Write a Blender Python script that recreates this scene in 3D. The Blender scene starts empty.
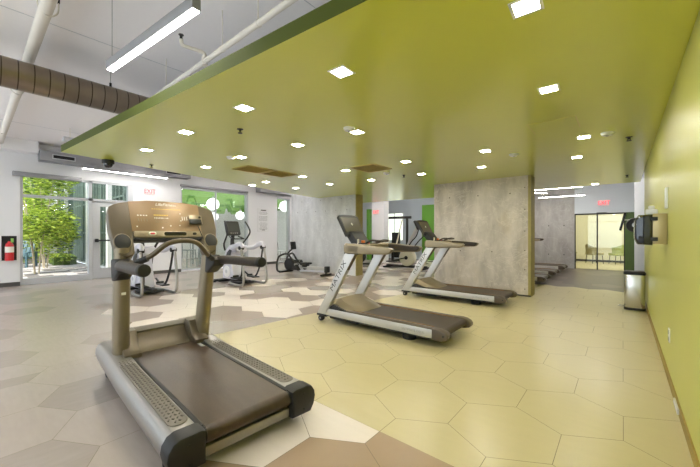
import bpy, bmesh, math, random
from mathutils import Vector, Matrix
random.seed(7)
SC = bpy.context.scene
COL = SC.collection
PI = math.pi
# ------------------------------------------------------------------ camera, world, sun, exposure
cam_data = bpy.data.cameras.new('camera')
cam_data.sensor_width = 36.0
cam_data.lens = 325.0 / 700.0 * 36.0
cam_data.clip_start = 0.02
cam = bpy.data.objects.new('camera', cam_data); COL.objects.link(cam)
cam.location = (0, 0, 1.30)
cam.rotation_euler = (PI / 2, 0, math.radians(40))
SC.camera = cam
world = bpy.data.worlds.new('sky'); SC.world = world; world.use_nodes = True
wb = world.node_tree.nodes['Background']
wb.inputs[0].default_value = (0.80, 0.90, 1.0, 1); wb.inputs[1].default_value = 2.4
sun_data = bpy.data.lights.new('sun', 'SUN'); sun_data.energy = 3.6; sun_data.angle = math.radians(1.0)
sun_data.color = (1.0, 0.95, 0.85)
sun = bpy.data.objects.new('sun', sun_data); COL.objects.link(sun)
sun.location = (-16, 4, 12)
sun.rotation_euler = Vector((-0.30, 0.62, -0.95)).to_track_quat('-Z', 'Y').to_euler()
SC.view_settings.view_transform = 'Standard'
SC.view_settings.look = 'None'
SC.view_settings.gamma = 1.0
SC.view_settings.use_curve_mapping = False
SC.view_settings.exposure = 0.55
SC.cycles.max_bounces = 10
SC.cycles.diffuse_bounces = 6
SC.cycles.transparent_max_bounces = 16
SC.cycles.sample_clamp_indirect = 6.0
SC.cycles.caustics_reflective = False
SC.cycles.caustics_refractive = False

# ------------------------------------------------------------------ materials
def lin(c):
    return tuple(((v / 255) / 12.92 if v / 255 <= 0.04045 else ((v / 255 + 0.055) / 1.055) ** 2.4) for v in c)

def mat(name, rgb, rough=0.5, metal=0.0, spec=0.5, noise=0.0, nscale=20.0, bump=0.0, bscale=80.0, coat=0.0, stretch=None):
    m = bpy.data.materials.new(name); m.use_nodes = True
    nt = m.node_tree; b = nt.nodes['Principled BSDF']
    c = lin(rgb)
    b.inputs['Base Color'].default_value = (*c, 1)
    b.inputs['Roughness'].default_value = rough
    b.inputs['Metallic'].default_value = metal
    b.inputs['Specular IOR Level'].default_value = spec
    b.inputs['Coat Weight'].default_value = coat
    tc = nt.nodes.new('ShaderNodeTexCoord')
    mp = nt.nodes.new('ShaderNodeMapping'); nt.links.new(tc.outputs['Object'], mp.inputs['Vector'])
    if stretch: mp.inputs['Scale'].default_value = stretch
    n = nt.nodes.new('ShaderNodeTexNoise'); n.inputs['Scale'].default_value = nscale; n.inputs['Detail'].default_value = 4
    nt.links.new(mp.outputs['Vector'], n.inputs['Vector'])
    mx = nt.nodes.new('ShaderNodeMix'); mx.data_type = 'RGBA'
    k = max(noise, 0.02)
    mx.inputs['A'].default_value = (*[v * (1 - k) for v in c], 1)
    mx.inputs['B'].default_value = (*[min(1, v * (1 + k)) for v in c], 1)
    nt.links.new(n.outputs['Fac'], mx.inputs['Factor'])
    nt.links.new(mx.outputs['Result'], b.inputs['Base Color'])
    if bump > 0:
        n2 = nt.nodes.new('ShaderNodeTexNoise'); n2.inputs['Scale'].default_value = bscale; n2.inputs['Detail'].default_value = 3
        nt.links.new(mp.outputs['Vector'], n2.inputs['Vector'])
        bp = nt.nodes.new('ShaderNodeBump'); bp.inputs['Strength'].default_value = bump; bp.inputs['Distance'].default_value = 0.01
        nt.links.new(n2.outputs['Fac'], bp.inputs['Height']); nt.links.new(bp.outputs['Normal'], b.inputs['Normal'])
    return m

def emat(name, rgb, strength):
    m = bpy.data.materials.new(name); m.use_nodes = True
    nt = m.node_tree; nt.nodes.remove(nt.nodes['Principled BSDF'])
    e = nt.nodes.new('ShaderNodeEmission'); e.inputs[0].default_value = (*lin(rgb), 1); e.inputs[1].default_value = strength
    nt.links.new(e.outputs[0], nt.nodes['Material Output'].inputs[0])
    return m

def glassmat(name, tint=(0.93, 0.97, 0.95), refl=0.08, haze=0.0):
    m = bpy.data.materials.new(name); m.use_nodes = True
    nt = m.node_tree; nt.nodes.remove(nt.nodes['Principled BSDF'])
    t = nt.nodes.new('ShaderNodeBsdfTransparent'); t.inputs[0].default_value = (*tint, 1)
    g = nt.nodes.new('ShaderNodeBsdfGlossy'); g.inputs['Roughness'].default_value = 0.02; g.inputs[0].default_value = (0.9, 0.95, 0.95, 1)
    fr = nt.nodes.new('ShaderNodeLayerWeight'); fr.inputs[0].default_value = 0.25
    mm = nt.nodes.new('ShaderNodeMath'); mm.operation = 'MULTIPLY_ADD'; mm.inputs[1].default_value = 0.5; mm.inputs[2].default_value = refl * 0.5
    nt.links.new(fr.outputs['Fresnel'], mm.inputs[0])
    mx = nt.nodes.new('ShaderNodeMixShader'); nt.links.new(mm.outputs[0], mx.inputs[0])
    nt.links.new(t.outputs[0], mx.inputs[1]); nt.links.new(g.outputs[0], mx.inputs[2])
    out = mx
    if haze > 0:
        d = nt.nodes.new('ShaderNodeBsdfDiffuse'); d.inputs[0].default_value = (0.8, 0.85, 0.82, 1)
        m2 = nt.nodes.new('ShaderNodeMixShader'); m2.inputs[0].default_value = haze
        nt.links.new(mx.outputs[0], m2.inputs[1]); nt.links.new(d.outputs[0], m2.inputs[2]); out = m2
    nt.links.new(out.outputs[0], nt.nodes['Material Output'].inputs[0])
    return m

def concrete_mat(name, c1, c2, stain, rough=0.6):
    m = bpy.data.materials.new(name); m.use_nodes = True
    nt = m.node_tree; b = nt.nodes['Principled BSDF']; L = nt.links
    b.inputs['Roughness'].default_value = rough
    tc = nt.nodes.new('ShaderNodeTexCoord')
    def noise(scale, det, st=(1, 1, 1), dist=0.0):
        mp = nt.nodes.new('ShaderNodeMapping'); mp.inputs['Scale'].default_value = st
        L.new(tc.outputs['Object'], mp.inputs['Vector'])
        n = nt.nodes.new('ShaderNodeTexNoise'); n.inputs['Scale'].default_value = scale; n.inputs['Detail'].default_value = det
        n.inputs['Distortion'].default_value = dist; n.inputs['Roughness'].default_value = 0.62
        L.new(mp.outputs['Vector'], n.inputs['Vector']); return n
    n1 = noise(2.2, 9, (1.5, 1.5, 0.55), 0.15)
    r1 = nt.nodes.new('ShaderNodeValToRGB'); r1.color_ramp.elements[0].position = 0.32; r1.color_ramp.elements[1].position = 0.68
    r1.color_ramp.elements[0].color = (*lin(c1), 1); r1.color_ramp.elements[1].color = (*lin(c2), 1)
    L.new(n1.outputs['Fac'], r1.inputs['Fac'])
    n2 = noise(0.9, 5, (1, 1, 0.7), 0.4)
    r2 = nt.nodes.new('ShaderNodeValToRGB'); r2.color_ramp.elements[0].position = 0.55; r2.color_ramp.elements[1].position = 0.75
    L.new(n2.outputs['Fac'], r2.inputs['Fac'])
    mx = nt.nodes.new('ShaderNodeMix'); mx.data_type = 'RGBA'; mx.inputs['B'].default_value = (*lin(stain), 1)
    sc = nt.nodes.new('ShaderNodeMath'); sc.operation = 'MULTIPLY'; sc.inputs[1].default_value = 0.55
    L.new(r2.outputs['Color'], sc.inputs[0]); L.new(sc.outputs[0], mx.inputs['Factor']); L.new(r1.outputs['Color'], mx.inputs['A'])
    # pale scratches / veins
    n3 = noise(2.0, 7, (0.8, 0.8, 1.2), 0.9)
    r3 = nt.nodes.new('ShaderNodeValToRGB'); r3.color_ramp.elements[0].position = 0.485; r3.color_ramp.elements[1].position = 0.5
    e = r3.color_ramp.elements.new(0.515); e.color = (0, 0, 0, 1)
    L.new(n3.outputs['Fac'], r3.inputs['Fac'])
    mx2 = nt.nodes.new('ShaderNodeMix'); mx2.data_type = 'RGBA'; mx2.inputs['B'].default_value = (*lin(tuple(min(255, int(v * 1.12)) for v in c2)), 1)
    s2 = nt.nodes.new('ShaderNodeMath'); s2.operation = 'MULTIPLY'; s2.inputs[1].default_value = 0.35
    L.new(r3.outputs['Color'], s2.inputs[0]); L.new(s2.outputs[0], mx2.inputs['Factor']); L.new(mx.outputs['Result'], mx2.inputs['A'])
    L.new(mx2.outputs['Result'], b.inputs['Base Color'])
    n4 = noise(30, 5)
    bp = nt.nodes.new('ShaderNodeBump'); bp.inputs['Strength'].default_value = 0.15; bp.inputs['Distance'].default_value = 0.02
    L.new(n4.outputs['Fac'], bp.inputs['Height']); L.new(bp.outputs['Normal'], b.inputs['Normal'])
    return m

M = {}
M['green_paint'] = mat('green_paint', (190, 190, 98), 0.36, noise=0.03, nscale=1.5)
M['green_ceiling'] = mat('green_ceiling', (208, 213, 58), 0.34, spec=0.6, noise=0.02, nscale=1.0, coat=1.0)
for _m in ('green_ceiling',):
    _b = M[_m].node_tree.nodes['Principled BSDF']; _b.inputs['Coat Roughness'].default_value = 0.22; _b.inputs['Coat IOR'].default_value = 1.65
M['fascia_shaded'] = mat('fascia_shaded', (72, 80, 26), 0.7, spec=0.2)  # same green paint as the ceiling; the fascia's shade is in the colour
M['ceiling_white'] = mat('ceiling_white', (240, 237, 238), 0.6)
M['white_paint'] = mat('white_paint', (234, 234, 237), 0.55, noise=0.02, nscale=2)
M['grey_paint'] = mat('grey_paint', (200, 205, 210), 0.55)
M['blue_grey_paint'] = mat('blue_grey_paint', (186, 196, 206), 0.55)
M['bright_green'] = mat('bright_green', (92, 148, 42), 0.5)
M['dark_green'] = mat('dark_green', (70, 92, 40), 0.6, stretch=(14, 14, 1), noise=0.3, nscale=4)
M['baseboard'] = mat('baseboard', (70, 68, 66), 0.5)
M['baseboard_olive'] = mat('baseboard_olive', (150, 128, 62), 0.5)
M['concrete_cool'] = concrete_mat('concrete_cool', (176, 177, 182), (204, 205, 208), (190, 187, 180))
M['concrete_warm'] = concrete_mat('concrete_warm', (160, 152, 147), (208, 199, 193), (188, 168, 138))
M['concrete_dark'] = concrete_mat('concrete_dark', (150, 146, 142), (182, 178, 172), (152, 144, 136))
M['concrete_edge'] = mat('concrete_edge', (150, 138, 84), 0.6, noise=0.2, nscale=8)
M['tie_hole'] = mat('tie_hole', (70, 68, 64), 0.9)
M['tile_olive'] = mat('tile_olive', (190, 178, 138), 0.28, noise=0.04, nscale=3, stretch=(1, 6, 1))
M['tile_white'] = mat('tile_white', (214, 203, 195), 0.30, noise=0.05, nscale=3, stretch=(1, 8, 1))
M['tile_light'] = mat('tile_light', (174, 162, 155), 0.24, noise=0.08, nscale=3, stretch=(2, 9, 1))
M['tile_grey'] = mat('tile_grey', (162, 151, 145), 0.24, noise=0.1, nscale=3, stretch=(9, 2, 1))
M['tile_taupe'] = mat('tile_taupe', (146, 130, 120), 0.32, noise=0.06, nscale=3, stretch=(6, 1, 1))
M['tile_brown'] = mat('tile_brown', (156, 132, 108), 0.34, noise=0.05, nscale=3)
M['tile_dark'] = mat('tile_dark', (66, 57, 50), 0.34, noise=0.08, nscale=3)
M['tile_dark2'] = mat('tile_dark2', (92, 81, 71), 0.34, noise=0.08, nscale=3)
M['grout'] = mat('grout', (114, 104, 86), 0.8)
M['black'] = mat('black', (15, 15, 15), 0.5)
M['black_gloss'] = mat('black_gloss', (18, 18, 20), 0.12)
M['rubber'] = mat('rubber', (24, 23, 23), 0.75)
M['charcoal'] = mat('charcoal', (26, 24, 23), 0.55)
M['champagne'] = mat('champagne', (142, 129, 106), 0.36, metal=0.5, noise=0.03)
M['champagne_dark'] = mat('champagne_dark', (100, 89, 73), 0.38, metal=0.4)
M['panel_gold'] = mat('panel_gold', (146, 120, 90), 0.38, metal=0.3)
M['grip_brown'] = mat('grip_brown', (44, 35, 28), 0.5, bump=0.1, bscale=200)
M['pad_grey'] = mat('pad_grey', (118, 111, 102), 0.65)
M['nub_grey'] = mat('nub_grey', (84, 78, 71), 0.6)
M['belt'] = mat('belt', (66, 52, 41), 0.36, spec=0.45, noise=0.75, nscale=2.6, stretch=(0.7, 3.2, 1), bump=0.08, bscale=400)
M['belt_brown'] = mat('belt_brown', (54, 42, 32), 0.42, noise=0.12, nscale=4, stretch=(0.5, 3, 1))
M['silver'] = mat('silver', (160, 156, 152), 0.36, metal=0.7)
M['silver_white'] = mat('silver_white', (192, 190, 190), 0.34, metal=0.4)
M['steel'] = mat('steel', (214, 211, 204), 0.2, metal=0.9)
M['copper_trim'] = mat('copper_trim', (132, 98, 58), 0.35, metal=0.5)
M['cap_taupe'] = mat('cap_taupe', (80, 69, 57), 0.45)
M['screen'] = mat('screen', (30, 34, 28), 0.4)
M['screen_tan'] = mat('screen_tan', (72, 66, 48), 0.3)
M['white_plastic'] = mat('white_plastic', (232, 232, 234), 0.35)
M['lilac_plastic'] = mat('lilac_plastic', (206, 205, 218), 0.32)
M['cream_plastic'] = mat('cream_plastic', (214, 208, 186), 0.35)
M['print_white'] = mat('print_white', (240, 236, 226), 0.5)
M['print_yellow'] = mat('print_yellow', (226, 190, 84), 0.5)
M['print_dark'] = mat('print_dark', (52, 48, 46), 0.5)
M['print_grey'] = mat('print_grey', (150, 150, 150), 0.5)
M['red'] = mat('red', (196, 40, 44), 0.35)
M['orange'] = mat('orange', (214, 110, 40), 0.35)
M['lime'] = mat('lime', (140, 186, 92), 0.5)
M['duct'] = mat('duct', (140, 126, 111), 0.3, metal=0.75, noise=0.22, nscale=5)
_nt = M['duct'].node_tree; _b = _nt.nodes['Principled BSDF']; _src = _b.inputs['Base Color'].links[0].from_socket
_sp = _nt.nodes.new('ShaderNodeSeparateXYZ'); _tc = _nt.nodes.new('ShaderNodeTexCoord'); _nt.links.new(_tc.outputs['Object'], _sp.inputs[0])
_m1 = _nt.nodes.new('ShaderNodeMath'); _m1.operation = 'DIVIDE'; _m1.inputs[1].default_value = 0.135; _nt.links.new(_sp.outputs['Y'], _m1.inputs[0])
_m2 = _nt.nodes.new('ShaderNodeMath'); _m2.operation = 'FRACT'; _nt.links.new(_m1.outputs[0], _m2.inputs[0])
_m3 = _nt.nodes.new('ShaderNodeMath'); _m3.operation = 'LESS_THAN'; _m3.inputs[1].default_value = 0.08; _nt.links.new(_m2.outputs[0], _m3.inputs[0])
_mx = _nt.nodes.new('ShaderNodeMix'); _mx.data_type = 'RGBA'; _mx.inputs['B'].default_value = (*lin((70, 60, 50)), 1)
_nt.links.new(_m3.outputs[0], _mx.inputs['Factor']); _nt.links.new(_src, _mx.inputs['A']); _nt.links.new(_mx.outputs['Result'], _b.inputs['Base Color'])
M['duct_grey'] = mat('duct_grey', (150, 150, 154), 0.45, metal=0.3)
M['pipe_white'] = mat('pipe_white', (222, 216, 206), 0.45)
M['alu'] = mat('alu', (196, 198, 204), 0.4, metal=0.3)
M['grille'] = mat('grille', (196, 176, 106), 0.5)
M['grille_dark'] = mat('grille_dark', (130, 108, 56), 0.6)
M['tan_metal'] = mat('tan_metal', (176, 160, 118), 0.35, metal=0.5)
M['smoke_plastic'] = mat('smoke_plastic', (12, 13, 18), 0.08, coat=0.6)
M['lamp_white'] = emat('lamp_white', (255, 250, 236), 135.0)
M['bar_white'] = emat('bar_white', (255, 252, 244), 34.0)
M['tube_white'] = emat('tube_white', (255, 250, 240), 5.0)
M['globe_white'] = emat('globe_white', (255, 255, 255), 2.2)
M['far_window_glow'] = emat('far_window_glow', (236, 246, 226), 1.3)
M['exit_red'] = emat('exit_red', (255, 70, 80), 1.6)
M['exit_face'] = mat('exit_face', (236, 214, 216), 0.4)
M['glass'] = glassmat('glass', (0.97, 0.98, 0.97), 0.05)
M['glass_green'] = glassmat('glass_green', (0.92, 0.94, 0.94), 0.12, 0.05)
M['glass_lobby'] = glassmat('glass_lobby', (0.95, 0.94, 0.85), 0.10, 0.02)
M['paver_light'] = mat('paver_light', (196, 186, 184), 0.8, noise=0.06, nscale=30)
M['paver_dark'] = mat('paver_dark', (118, 110, 108), 0.8, noise=0.1, nscale=30)
M['leaf_light'] = mat('leaf_light', (196, 212, 90), 0.5, noise=0.2, nscale=2)
M['leaf_mid'] = mat('leaf_mid', (150, 178, 66), 0.5, noise=0.25, nscale=2)
M['leaf_dark'] = mat('leaf_dark', (84, 110, 48), 0.55, noise=0.25, nscale=2)
for _m in ('leaf_light', 'leaf_mid', 'leaf_dark'):
    _nt = M[_m].node_tree; _b = _nt.nodes['Principled BSDF']; _t = _nt.nodes.new('ShaderNodeBsdfTranslucent'); _x = _nt.nodes.new('ShaderNodeMixShader'); _x.inputs[0].default_value = 0.4
    _t.inputs[0].default_value = _b.inputs['Base Color'].default_value
    _nt.links.new(_b.outputs[0], _x.inputs[1]); _nt.links.new(_t.outputs[0], _x.inputs[2]); _nt.links.new(_x.outputs[0], _nt.nodes['Material Output'].inputs[0])
M['bark'] = mat('bark', (186, 170, 146), 0.85, noise=0.2, nscale=12)
M['teal_plastic'] = mat('teal_plastic', (58, 92, 104), 0.5)
M['facade_white'] = mat('facade_white', (226, 226, 222), 0.7)
M['facade_glass'] = mat('facade_glass', (52, 62, 57), 0.25)
M['facade_frame'] = mat('facade_frame', (104, 120, 111), 0.5)
M['lobby_wall'] = mat('lobby_wall', (222, 219, 196), 0.6)
M['lobby_floor'] = mat('lobby_floor', (200, 192, 160), 0.4)
M['chair_olive'] = mat('chair_olive', (150, 142, 100), 0.6)
M['chair_green'] = mat('chair_green', (150, 160, 80), 0.6)
M['wood_grey'] = mat('wood_grey', (150, 160, 162), 0.5)

# ------------------------------------------------------------------ mesh helpers
class MB:
    """collects shapes into one bmesh; mats is the list of material names of the slots"""
    def __init__(self, *mats):
        self.bm = bmesh.new(); self.mats = list(mats)
    def _mi(self, faces, m):
        if m is None: return
        if m not in self.mats: self.mats.append(m)
        k = self.mats.index(m)
        for f in faces: f.material_index = k
    def _faces(self, verts):
        s = set()
        for v in verts:
            for f in v.link_faces: s.add(f)
        return list(s)
    def box(self, c, s, m=None, rot=None, bevel=0.0, seg=2):
        r = bmesh.ops.create_cube(self.bm, size=1.0)
        T = Matrix.Translation(Vector(c)) @ (rot.to_4x4() if rot else Matrix()) @ Matrix.Diagonal((s[0], s[1], s[2], 1))
        bmesh.ops.transform(self.bm, matrix=T, verts=r['verts'])
        f = self._faces(r['verts']); self._mi(f, m)
        if bevel > 0:
            e = list({e for v in r['verts'] for e in v.link_edges})
            rb = bmesh.ops.bevel(self.bm, geom=e, offset=bevel, segments=seg, profile=0.5, affect='EDGES')
            self._mi(rb['faces'], m)
        return self
    def b2(self, lo, hi, m=None, bevel=0.0):
        lo, hi = Vector(lo), Vector(hi)
        return self.box((lo + hi) / 2, [abs(v) for v in (hi - lo)], m, None, bevel)
    def prism(self, poly, d0, d1, plane='xz', m=None, bevel=0.0, seg=2, T=None):
        """extrude 2D polygon; plane 'xz' -> depth along y, 'yz' -> depth along x, 'xy' -> along z"""
        def P(a, b, d):
            return {'xz': (a, d, b), 'yz': (d, a, b), 'xy': (a, b, d)}[plane]
        A = [self.bm.verts.new(P(a, b, d0)) for a, b in poly]
        B = [self.bm.verts.new(P(a, b, d1)) for a, b in poly]
        fs = [self.bm.faces.new(A), self.bm.faces.new(list(reversed(B)))]
        n = len(poly); side = []
        for i in range(n):
            side.append(self.bm.faces.new([A[i], B[i], B[(i + 1) % n], A[(i + 1) % n]]))
        if T is not None: bmesh.ops.transform(self.bm, matrix=T, verts=A + B)
        bmesh.ops.recalc_face_normals(self.bm, faces=fs + side)
        self._mi(fs + side, m)
        if bevel > 0:
            e = list({e for f in fs for e in f.edges})
            rb = bmesh.ops.bevel(self.bm, geom=e, offset=bevel, segments=seg, profile=0.5, affect='EDGES')
            self._mi(rb['faces'], m)
        return self
    def ring_skin(self, rings, m=None, cap=True, closed=False):
        R = [[self.bm.verts.new(p) for p in r] for r in rings]
        n = len(R[0]); fs = []
        seq = list(range(len(R) - 1)) + ([len(R) - 1] if closed else [])
        for i in seq:
            a, b = R[i], R[(i + 1) % len(R)]
            for j in range(n):
                fs.append(self.bm.faces.new([a[j], a[(j + 1) % n], b[(j + 1) % n], b[j]]))
        if cap and not closed:
            fs.append(self.bm.faces.new(list(reversed(R[0])))); fs.append(self.bm.faces.new(R[-1]))
        bmesh.ops.recalc_face_normals(self.bm, faces=fs)
        self._mi(fs, m)
        return self
    def tube(self, pts, r, m=None, seg=12, closed=False, smooth=0, flat=1.0, up=None):
        """pipe along points; r a number or one per point; flat squeezes the section along 'up'"""
        P = [Vector(p) for p in pts]; rr = r if isinstance(r, (list, tuple)) else [r] * len(P)
        if smooth:
            Q, S = [], []
            n = len(P)
            for i in range(n if closed else n - 1):
                p0 = P[(i - 1) % n] if (closed or i > 0) else P[0]
                p1, p2 = P[i], P[(i + 1) % n]
                p3 = P[(i + 2) % n] if (closed or i + 2 < n) else P[-1]
                for k in range(smooth):
                    t = k / smooth
                    Q.append(0.5 * ((2 * p1) + (p2 - p0) * t + (2 * p0 - 5 * p1 + 4 * p2 - p3) * t * t + (3 * p1 - p0 - 3 * p2 + p3) * t ** 3))
                    S.append(rr[i] * (1 - t) + rr[(i + 1) % n] * t)
            if not closed: Q.append(P[-1]); S.append(rr[-1])
            P, rr = Q, S
        n = len(P); rings = []
        T0 = (P[1] - P[0]).normalized()
        ref = Vector(up) if up else (Vector((0, 0, 1)) if abs(T0.z) < 0.9 else Vector((1, 0, 0)))
        N = (ref - T0 * ref.dot(T0)).normalized()
        for i in range(n):
            if closed: T = (P[(i + 1) % n] - P[i - 1]).normalized()
            else: T = (P[min(i + 1, n - 1)] - P[max(i - 1, 0)]).normalized()
            base = Vector(up) if up else N
            N = base - T * base.dot(T)
            N = N.normalized() if N.length > 1e-5 else Vector((1, 0, 0))
            B = T.cross(N)
            rings.append([P[i] + (N * math.cos(a) * flat + B * math.sin(a)) * rr[i] for a in [2 * PI * k / seg for k in range(seg)]])
        return self.ring_skin(rings, m, True, closed)
    def cyl(self, p0, p1, r, m=None, seg=20, r1=None, bevel=0.0):
        p0, p1 = Vector(p0), Vector(p1); r1 = r if r1 is None else r1
        if bevel > 0:
            d = (p1 - p0).normalized()
            return self.tube([p0, p0 + d * bevel * 0.3, p0 + d * bevel, p1 - d * bevel, p1 - d * bevel * 0.3, p1],
                             [r - bevel, r - bevel * 0.3, r, r1, r1 - bevel * 0.3, r1 - bevel], m, seg)
        return self.tube([p0, p1], [r, r1], m, seg)
    def sphere(self, c, r, m=None, u=16, v=10, s=(1, 1, 1)):
        q = bmesh.ops.create_uvsphere(self.bm, u_segments=u, v_segments=v, radius=r)
        bmesh.ops.transform(self.bm, matrix=Matrix.Translation(Vector(c)) @ Matrix.Diagonal((*s, 1)), verts=q['verts'])
        self._mi(self._faces(q['verts']), m); return self
    def lathe(self, prof, c=(0, 0, 0), m=None, seg=24, T=None):
        rings = []
        for r, z in prof:
            rings.append([Vector((c[0] + max(r, 1e-4) * math.cos(2 * PI * k / seg), c[1] + max(r, 1e-4) * math.sin(2 * PI * k / seg), c[2] + z)) for k in range(seg)])
        if T is not None: rings = [[T @ p for p in r] for r in rings]
        return self.ring_skin(rings, m)
    def quad(self, pts, m=None):
        f = self.bm.faces.new([self.bm.verts.new(p) for p in pts]); self._mi([f], m); return self
    def xform(self, T):
        bmesh.ops.transform(self.bm, matrix=T, verts=self.bm.verts[:]); return self
    def mesh(self, name, angle=35):
        me = bpy.data.meshes.new(name)
        ca = math.radians(angle)
        for f in self.bm.faces: f.smooth = True
        for e in self.bm.edges:
            if len(e.link_faces) == 2:
                e.smooth = e.calc_face_angle(0.0) < ca
        self.bm.to_mesh(me); self.bm.free()
        for k in self.mats: me.materials.append(M[k])
        return me
    def build(self, name, parent=None, loc=None, label=None):
        """link as ONE object; for a top-level object the origin is put at loc (world) and vertices made relative"""
        if parent is None and loc is not None:
            bmesh.ops.translate(self.bm, vec=-Vector(loc), verts=self.bm.verts[:])
        o = bpy.data.objects.new(name, self.mesh(name)); COL.objects.link(o)
        if parent is not None: o.parent = parent
        elif loc is not None: o.location = loc
        if label: o['label'] = label
        return o

def tag(o, label, cat, group=None):
    o['label'] = label; o['category'] = cat
    if group: o['group'] = group
    return o
def thing(name, label, cat, loc=(0, 0, 0), rz=0.0, group=None):
    o = bpy.data.objects.new(name, None); COL.objects.link(o); o.empty_display_size = 0.1
    o.location = loc; o.rotation_euler = (0, 0, rz)
    return tag(o, label, cat, group)
def struct(mb, name):
    o = mb.build(name); o['kind'] = 'structure'; return o
def copy_tree(o, parent=None):
    c = o.copy(); COL.objects.link(c)
    if parent is not None: c.parent = parent
    for ch in [x for x in SC.objects if x.parent == o]: copy_tree(ch, c)
    return c
def text(name, body, size, origin, right, up, m, parent=None, align='CENTER', shear=0.0, depth=0.001, sx=1.0):
    cu = bpy.data.curves.new(name, 'FONT'); cu.body = body; cu.size = size; cu.extrude = depth; cu.align_x = align; cu.align_y = 'CENTER'
    cu.shear = shear
    t = bpy.data.objects.new(name, cu); COL.objects.link(t)
    dg = bpy.context.evaluated_depsgraph_get()
    me = bpy.data.meshes.new_from_object(t.evaluated_get(dg))
    bpy.data.objects.remove(t)
    right, up = Vector(right).normalized(), Vector(up).normalized(); nrm = right.cross(up)
    T = Matrix.Translation(Vector(origin)) @ Matrix((right, up, nrm)).transposed().to_4x4() @ Matrix.Diagonal((sx, 1, 1, 1))
    me.transform(T); me.materials.clear(); me.materials.append(M[m])
    me.name = name
    o = bpy.data.objects.new(name, me); COL.objects.link(o)
    if parent is not None: o.parent = parent
    return o
def rrect(w, h, r, n=5, cx=0.0, cy=0.0):
    out = []
    for (sx, sy, a0) in ((1, 1, 0), (-1, 1, 90), (-1, -1, 180), (1, -1, 270)):
        for k in range(n + 1):
            a = math.radians(a0 + 90 * k / n)
            out.append((cx + sx * (w / 2 - r) + r * math.cos(a), cy + sy * (h / 2 - r) + r * math.sin(a)))
    return out

# ------------------------------------------------------------------ the room
XL, XR, YF, YB, ZC, ZS = -11.5, 0.315, -3.0, 14.6, 3.6, 2.5
def clip(poly, n, d):
    """keep n.p <= d"""
    out = []
    for i in range(len(poly)):
        a, b = poly[i], poly[(i + 1) % len(poly)]
        da, db = n[0] * a[0] + n[1] * a[1] - d, n[0] * b[0] + n[1] * b[1] - d
        if da <= 0: out.append(a)
        if (da < 0 < db) or (db < 0 < da):
            t = da / (da - db); out.append((a[0] + (b[0] - a[0]) * t, a[1] + (b[1] - a[1]) * t))
    return out if len(out) >= 3 else None
fl = MB('grout')
fl.b2((XL - 0.2, YF, -0.12), (0.9, YB + 0.2, -0.003), 'grout')
HS, HW = 0.354, 0.6131
rt = random.Random(11)
LN, LD = (1.0, -0.10), -4.02 - 0.10 * 2.06            # olive zone lies at x - 0.10 y > LD
near = {(-1.53, 1.78): 'tile_white', (-0.92, 1.78): 'tile_brown', (-0.30, 1.78): 'tile_brown', (-1.22, 1.25): 'tile_brown',
        (-1.84, 1.25): 'tile_white', (-0.61, 1.25): 'tile_brown', (-1.53, 0.72): 'tile_brown', (-0.92, 0.72): 'tile_brown'}
def put(poly, m):
    if not poly: return
    cx = sum(p[0] for p in poly) / len(poly); cy = sum(p[1] for p in poly) / len(poly)
    q = []
    for p in poly:
        dx, dy = p[0] - cx, p[1] - cy; l = math.hypot(dx, dy)
        k = max(0.0, (l - 0.0018) / l) if l > 0 else 0
        q.append((cx + dx * k, cy + dy * k, 0.0))
    fl.quad(q, m)
for j in range(-11, 25):
    cy = 2.31 + 0.531 * j
    for i in range(-19, 4):
        cx = -0.61 + HW * i + (HW / 2 if j % 2 else 0)
        hx = [(cx + HS * math.cos(math.radians(a)), cy + HS * math.sin(math.radians(a))) for a in range(30, 390, 60)]
        for n, d in (((1, 0), 0.6 if cy > 8.2 else XR), ((-1, 0), -XL), ((0, 1), YB + 0.1), ((0, -1), -YF)):
            hx = clip(hx, n, d) if hx else None
        if not hx: continue
        far = cy > 9.4 and cx > -4.6
        a = clip(hx, (0, -1), -1.76)                                # y > 1.76
        o = clip(a, (-LN[0], -LN[1]), -LD) if a else None            # and right of the line
        lft = clip(hx, LN, LD)
        low = clip(hx, (0, 1), 1.76); low = clip(low, (-LN[0], -LN[1]), -LD) if low else None
        if far: put(o, rt.choice(['tile_dark', 'tile_dark', 'tile_dark2']))
        elif cy > 8.6 and cx < -4.2: put(o, rt.choice(['tile_light', 'tile_taupe', 'tile_white']))
        else: put(o, 'tile_olive')
        key = (round(cx, 2), round(cy, 2))
        nm = next((v for k, v in near.items() if abs(k[0] - cx) < 0.05 and abs(k[1] - cy) < 0.05), None)
        if nm is None:
            nm = rt.choice(['tile_light', 'tile_grey', 'tile_taupe']) if cx > -2.6 else rt.choice(['tile_light', 'tile_light', 'tile_grey'])
        put(low, nm)
        if cy > 1.4 and cx > -7.4: lm = rt.choice(['tile_white', 'tile_white', 'tile_taupe', 'tile_taupe', 'tile_grey'])
        else: lm = rt.choice(['tile_light', 'tile_light', 'tile_light', 'tile_grey'])
        put(lft, lm)
floor = struct(fl, 'floor')

cl = MB('ceiling_white'); cl.b2((XL - 0.2, YF, ZC), (0.9, YB + 0.2, ZC + 0.1))
for x in (-9.6, -7.2, -4.8, -2.4): cl.b2((x - 0.004, YF, ZC - 0.003), (x + 0.004, YB, ZC), 'grille_dark' if False else 'alu')
struct(cl, 'ceiling')
# lowered green ceiling
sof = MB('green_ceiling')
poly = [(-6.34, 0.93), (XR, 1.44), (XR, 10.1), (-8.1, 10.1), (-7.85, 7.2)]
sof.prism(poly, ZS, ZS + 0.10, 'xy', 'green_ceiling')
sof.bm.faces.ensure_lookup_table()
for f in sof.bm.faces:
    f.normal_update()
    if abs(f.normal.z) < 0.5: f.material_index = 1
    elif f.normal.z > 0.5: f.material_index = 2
sof.mats += ['fascia_shaded', 'white_paint']
struct(sof, 'ceiling_lowered')

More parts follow.
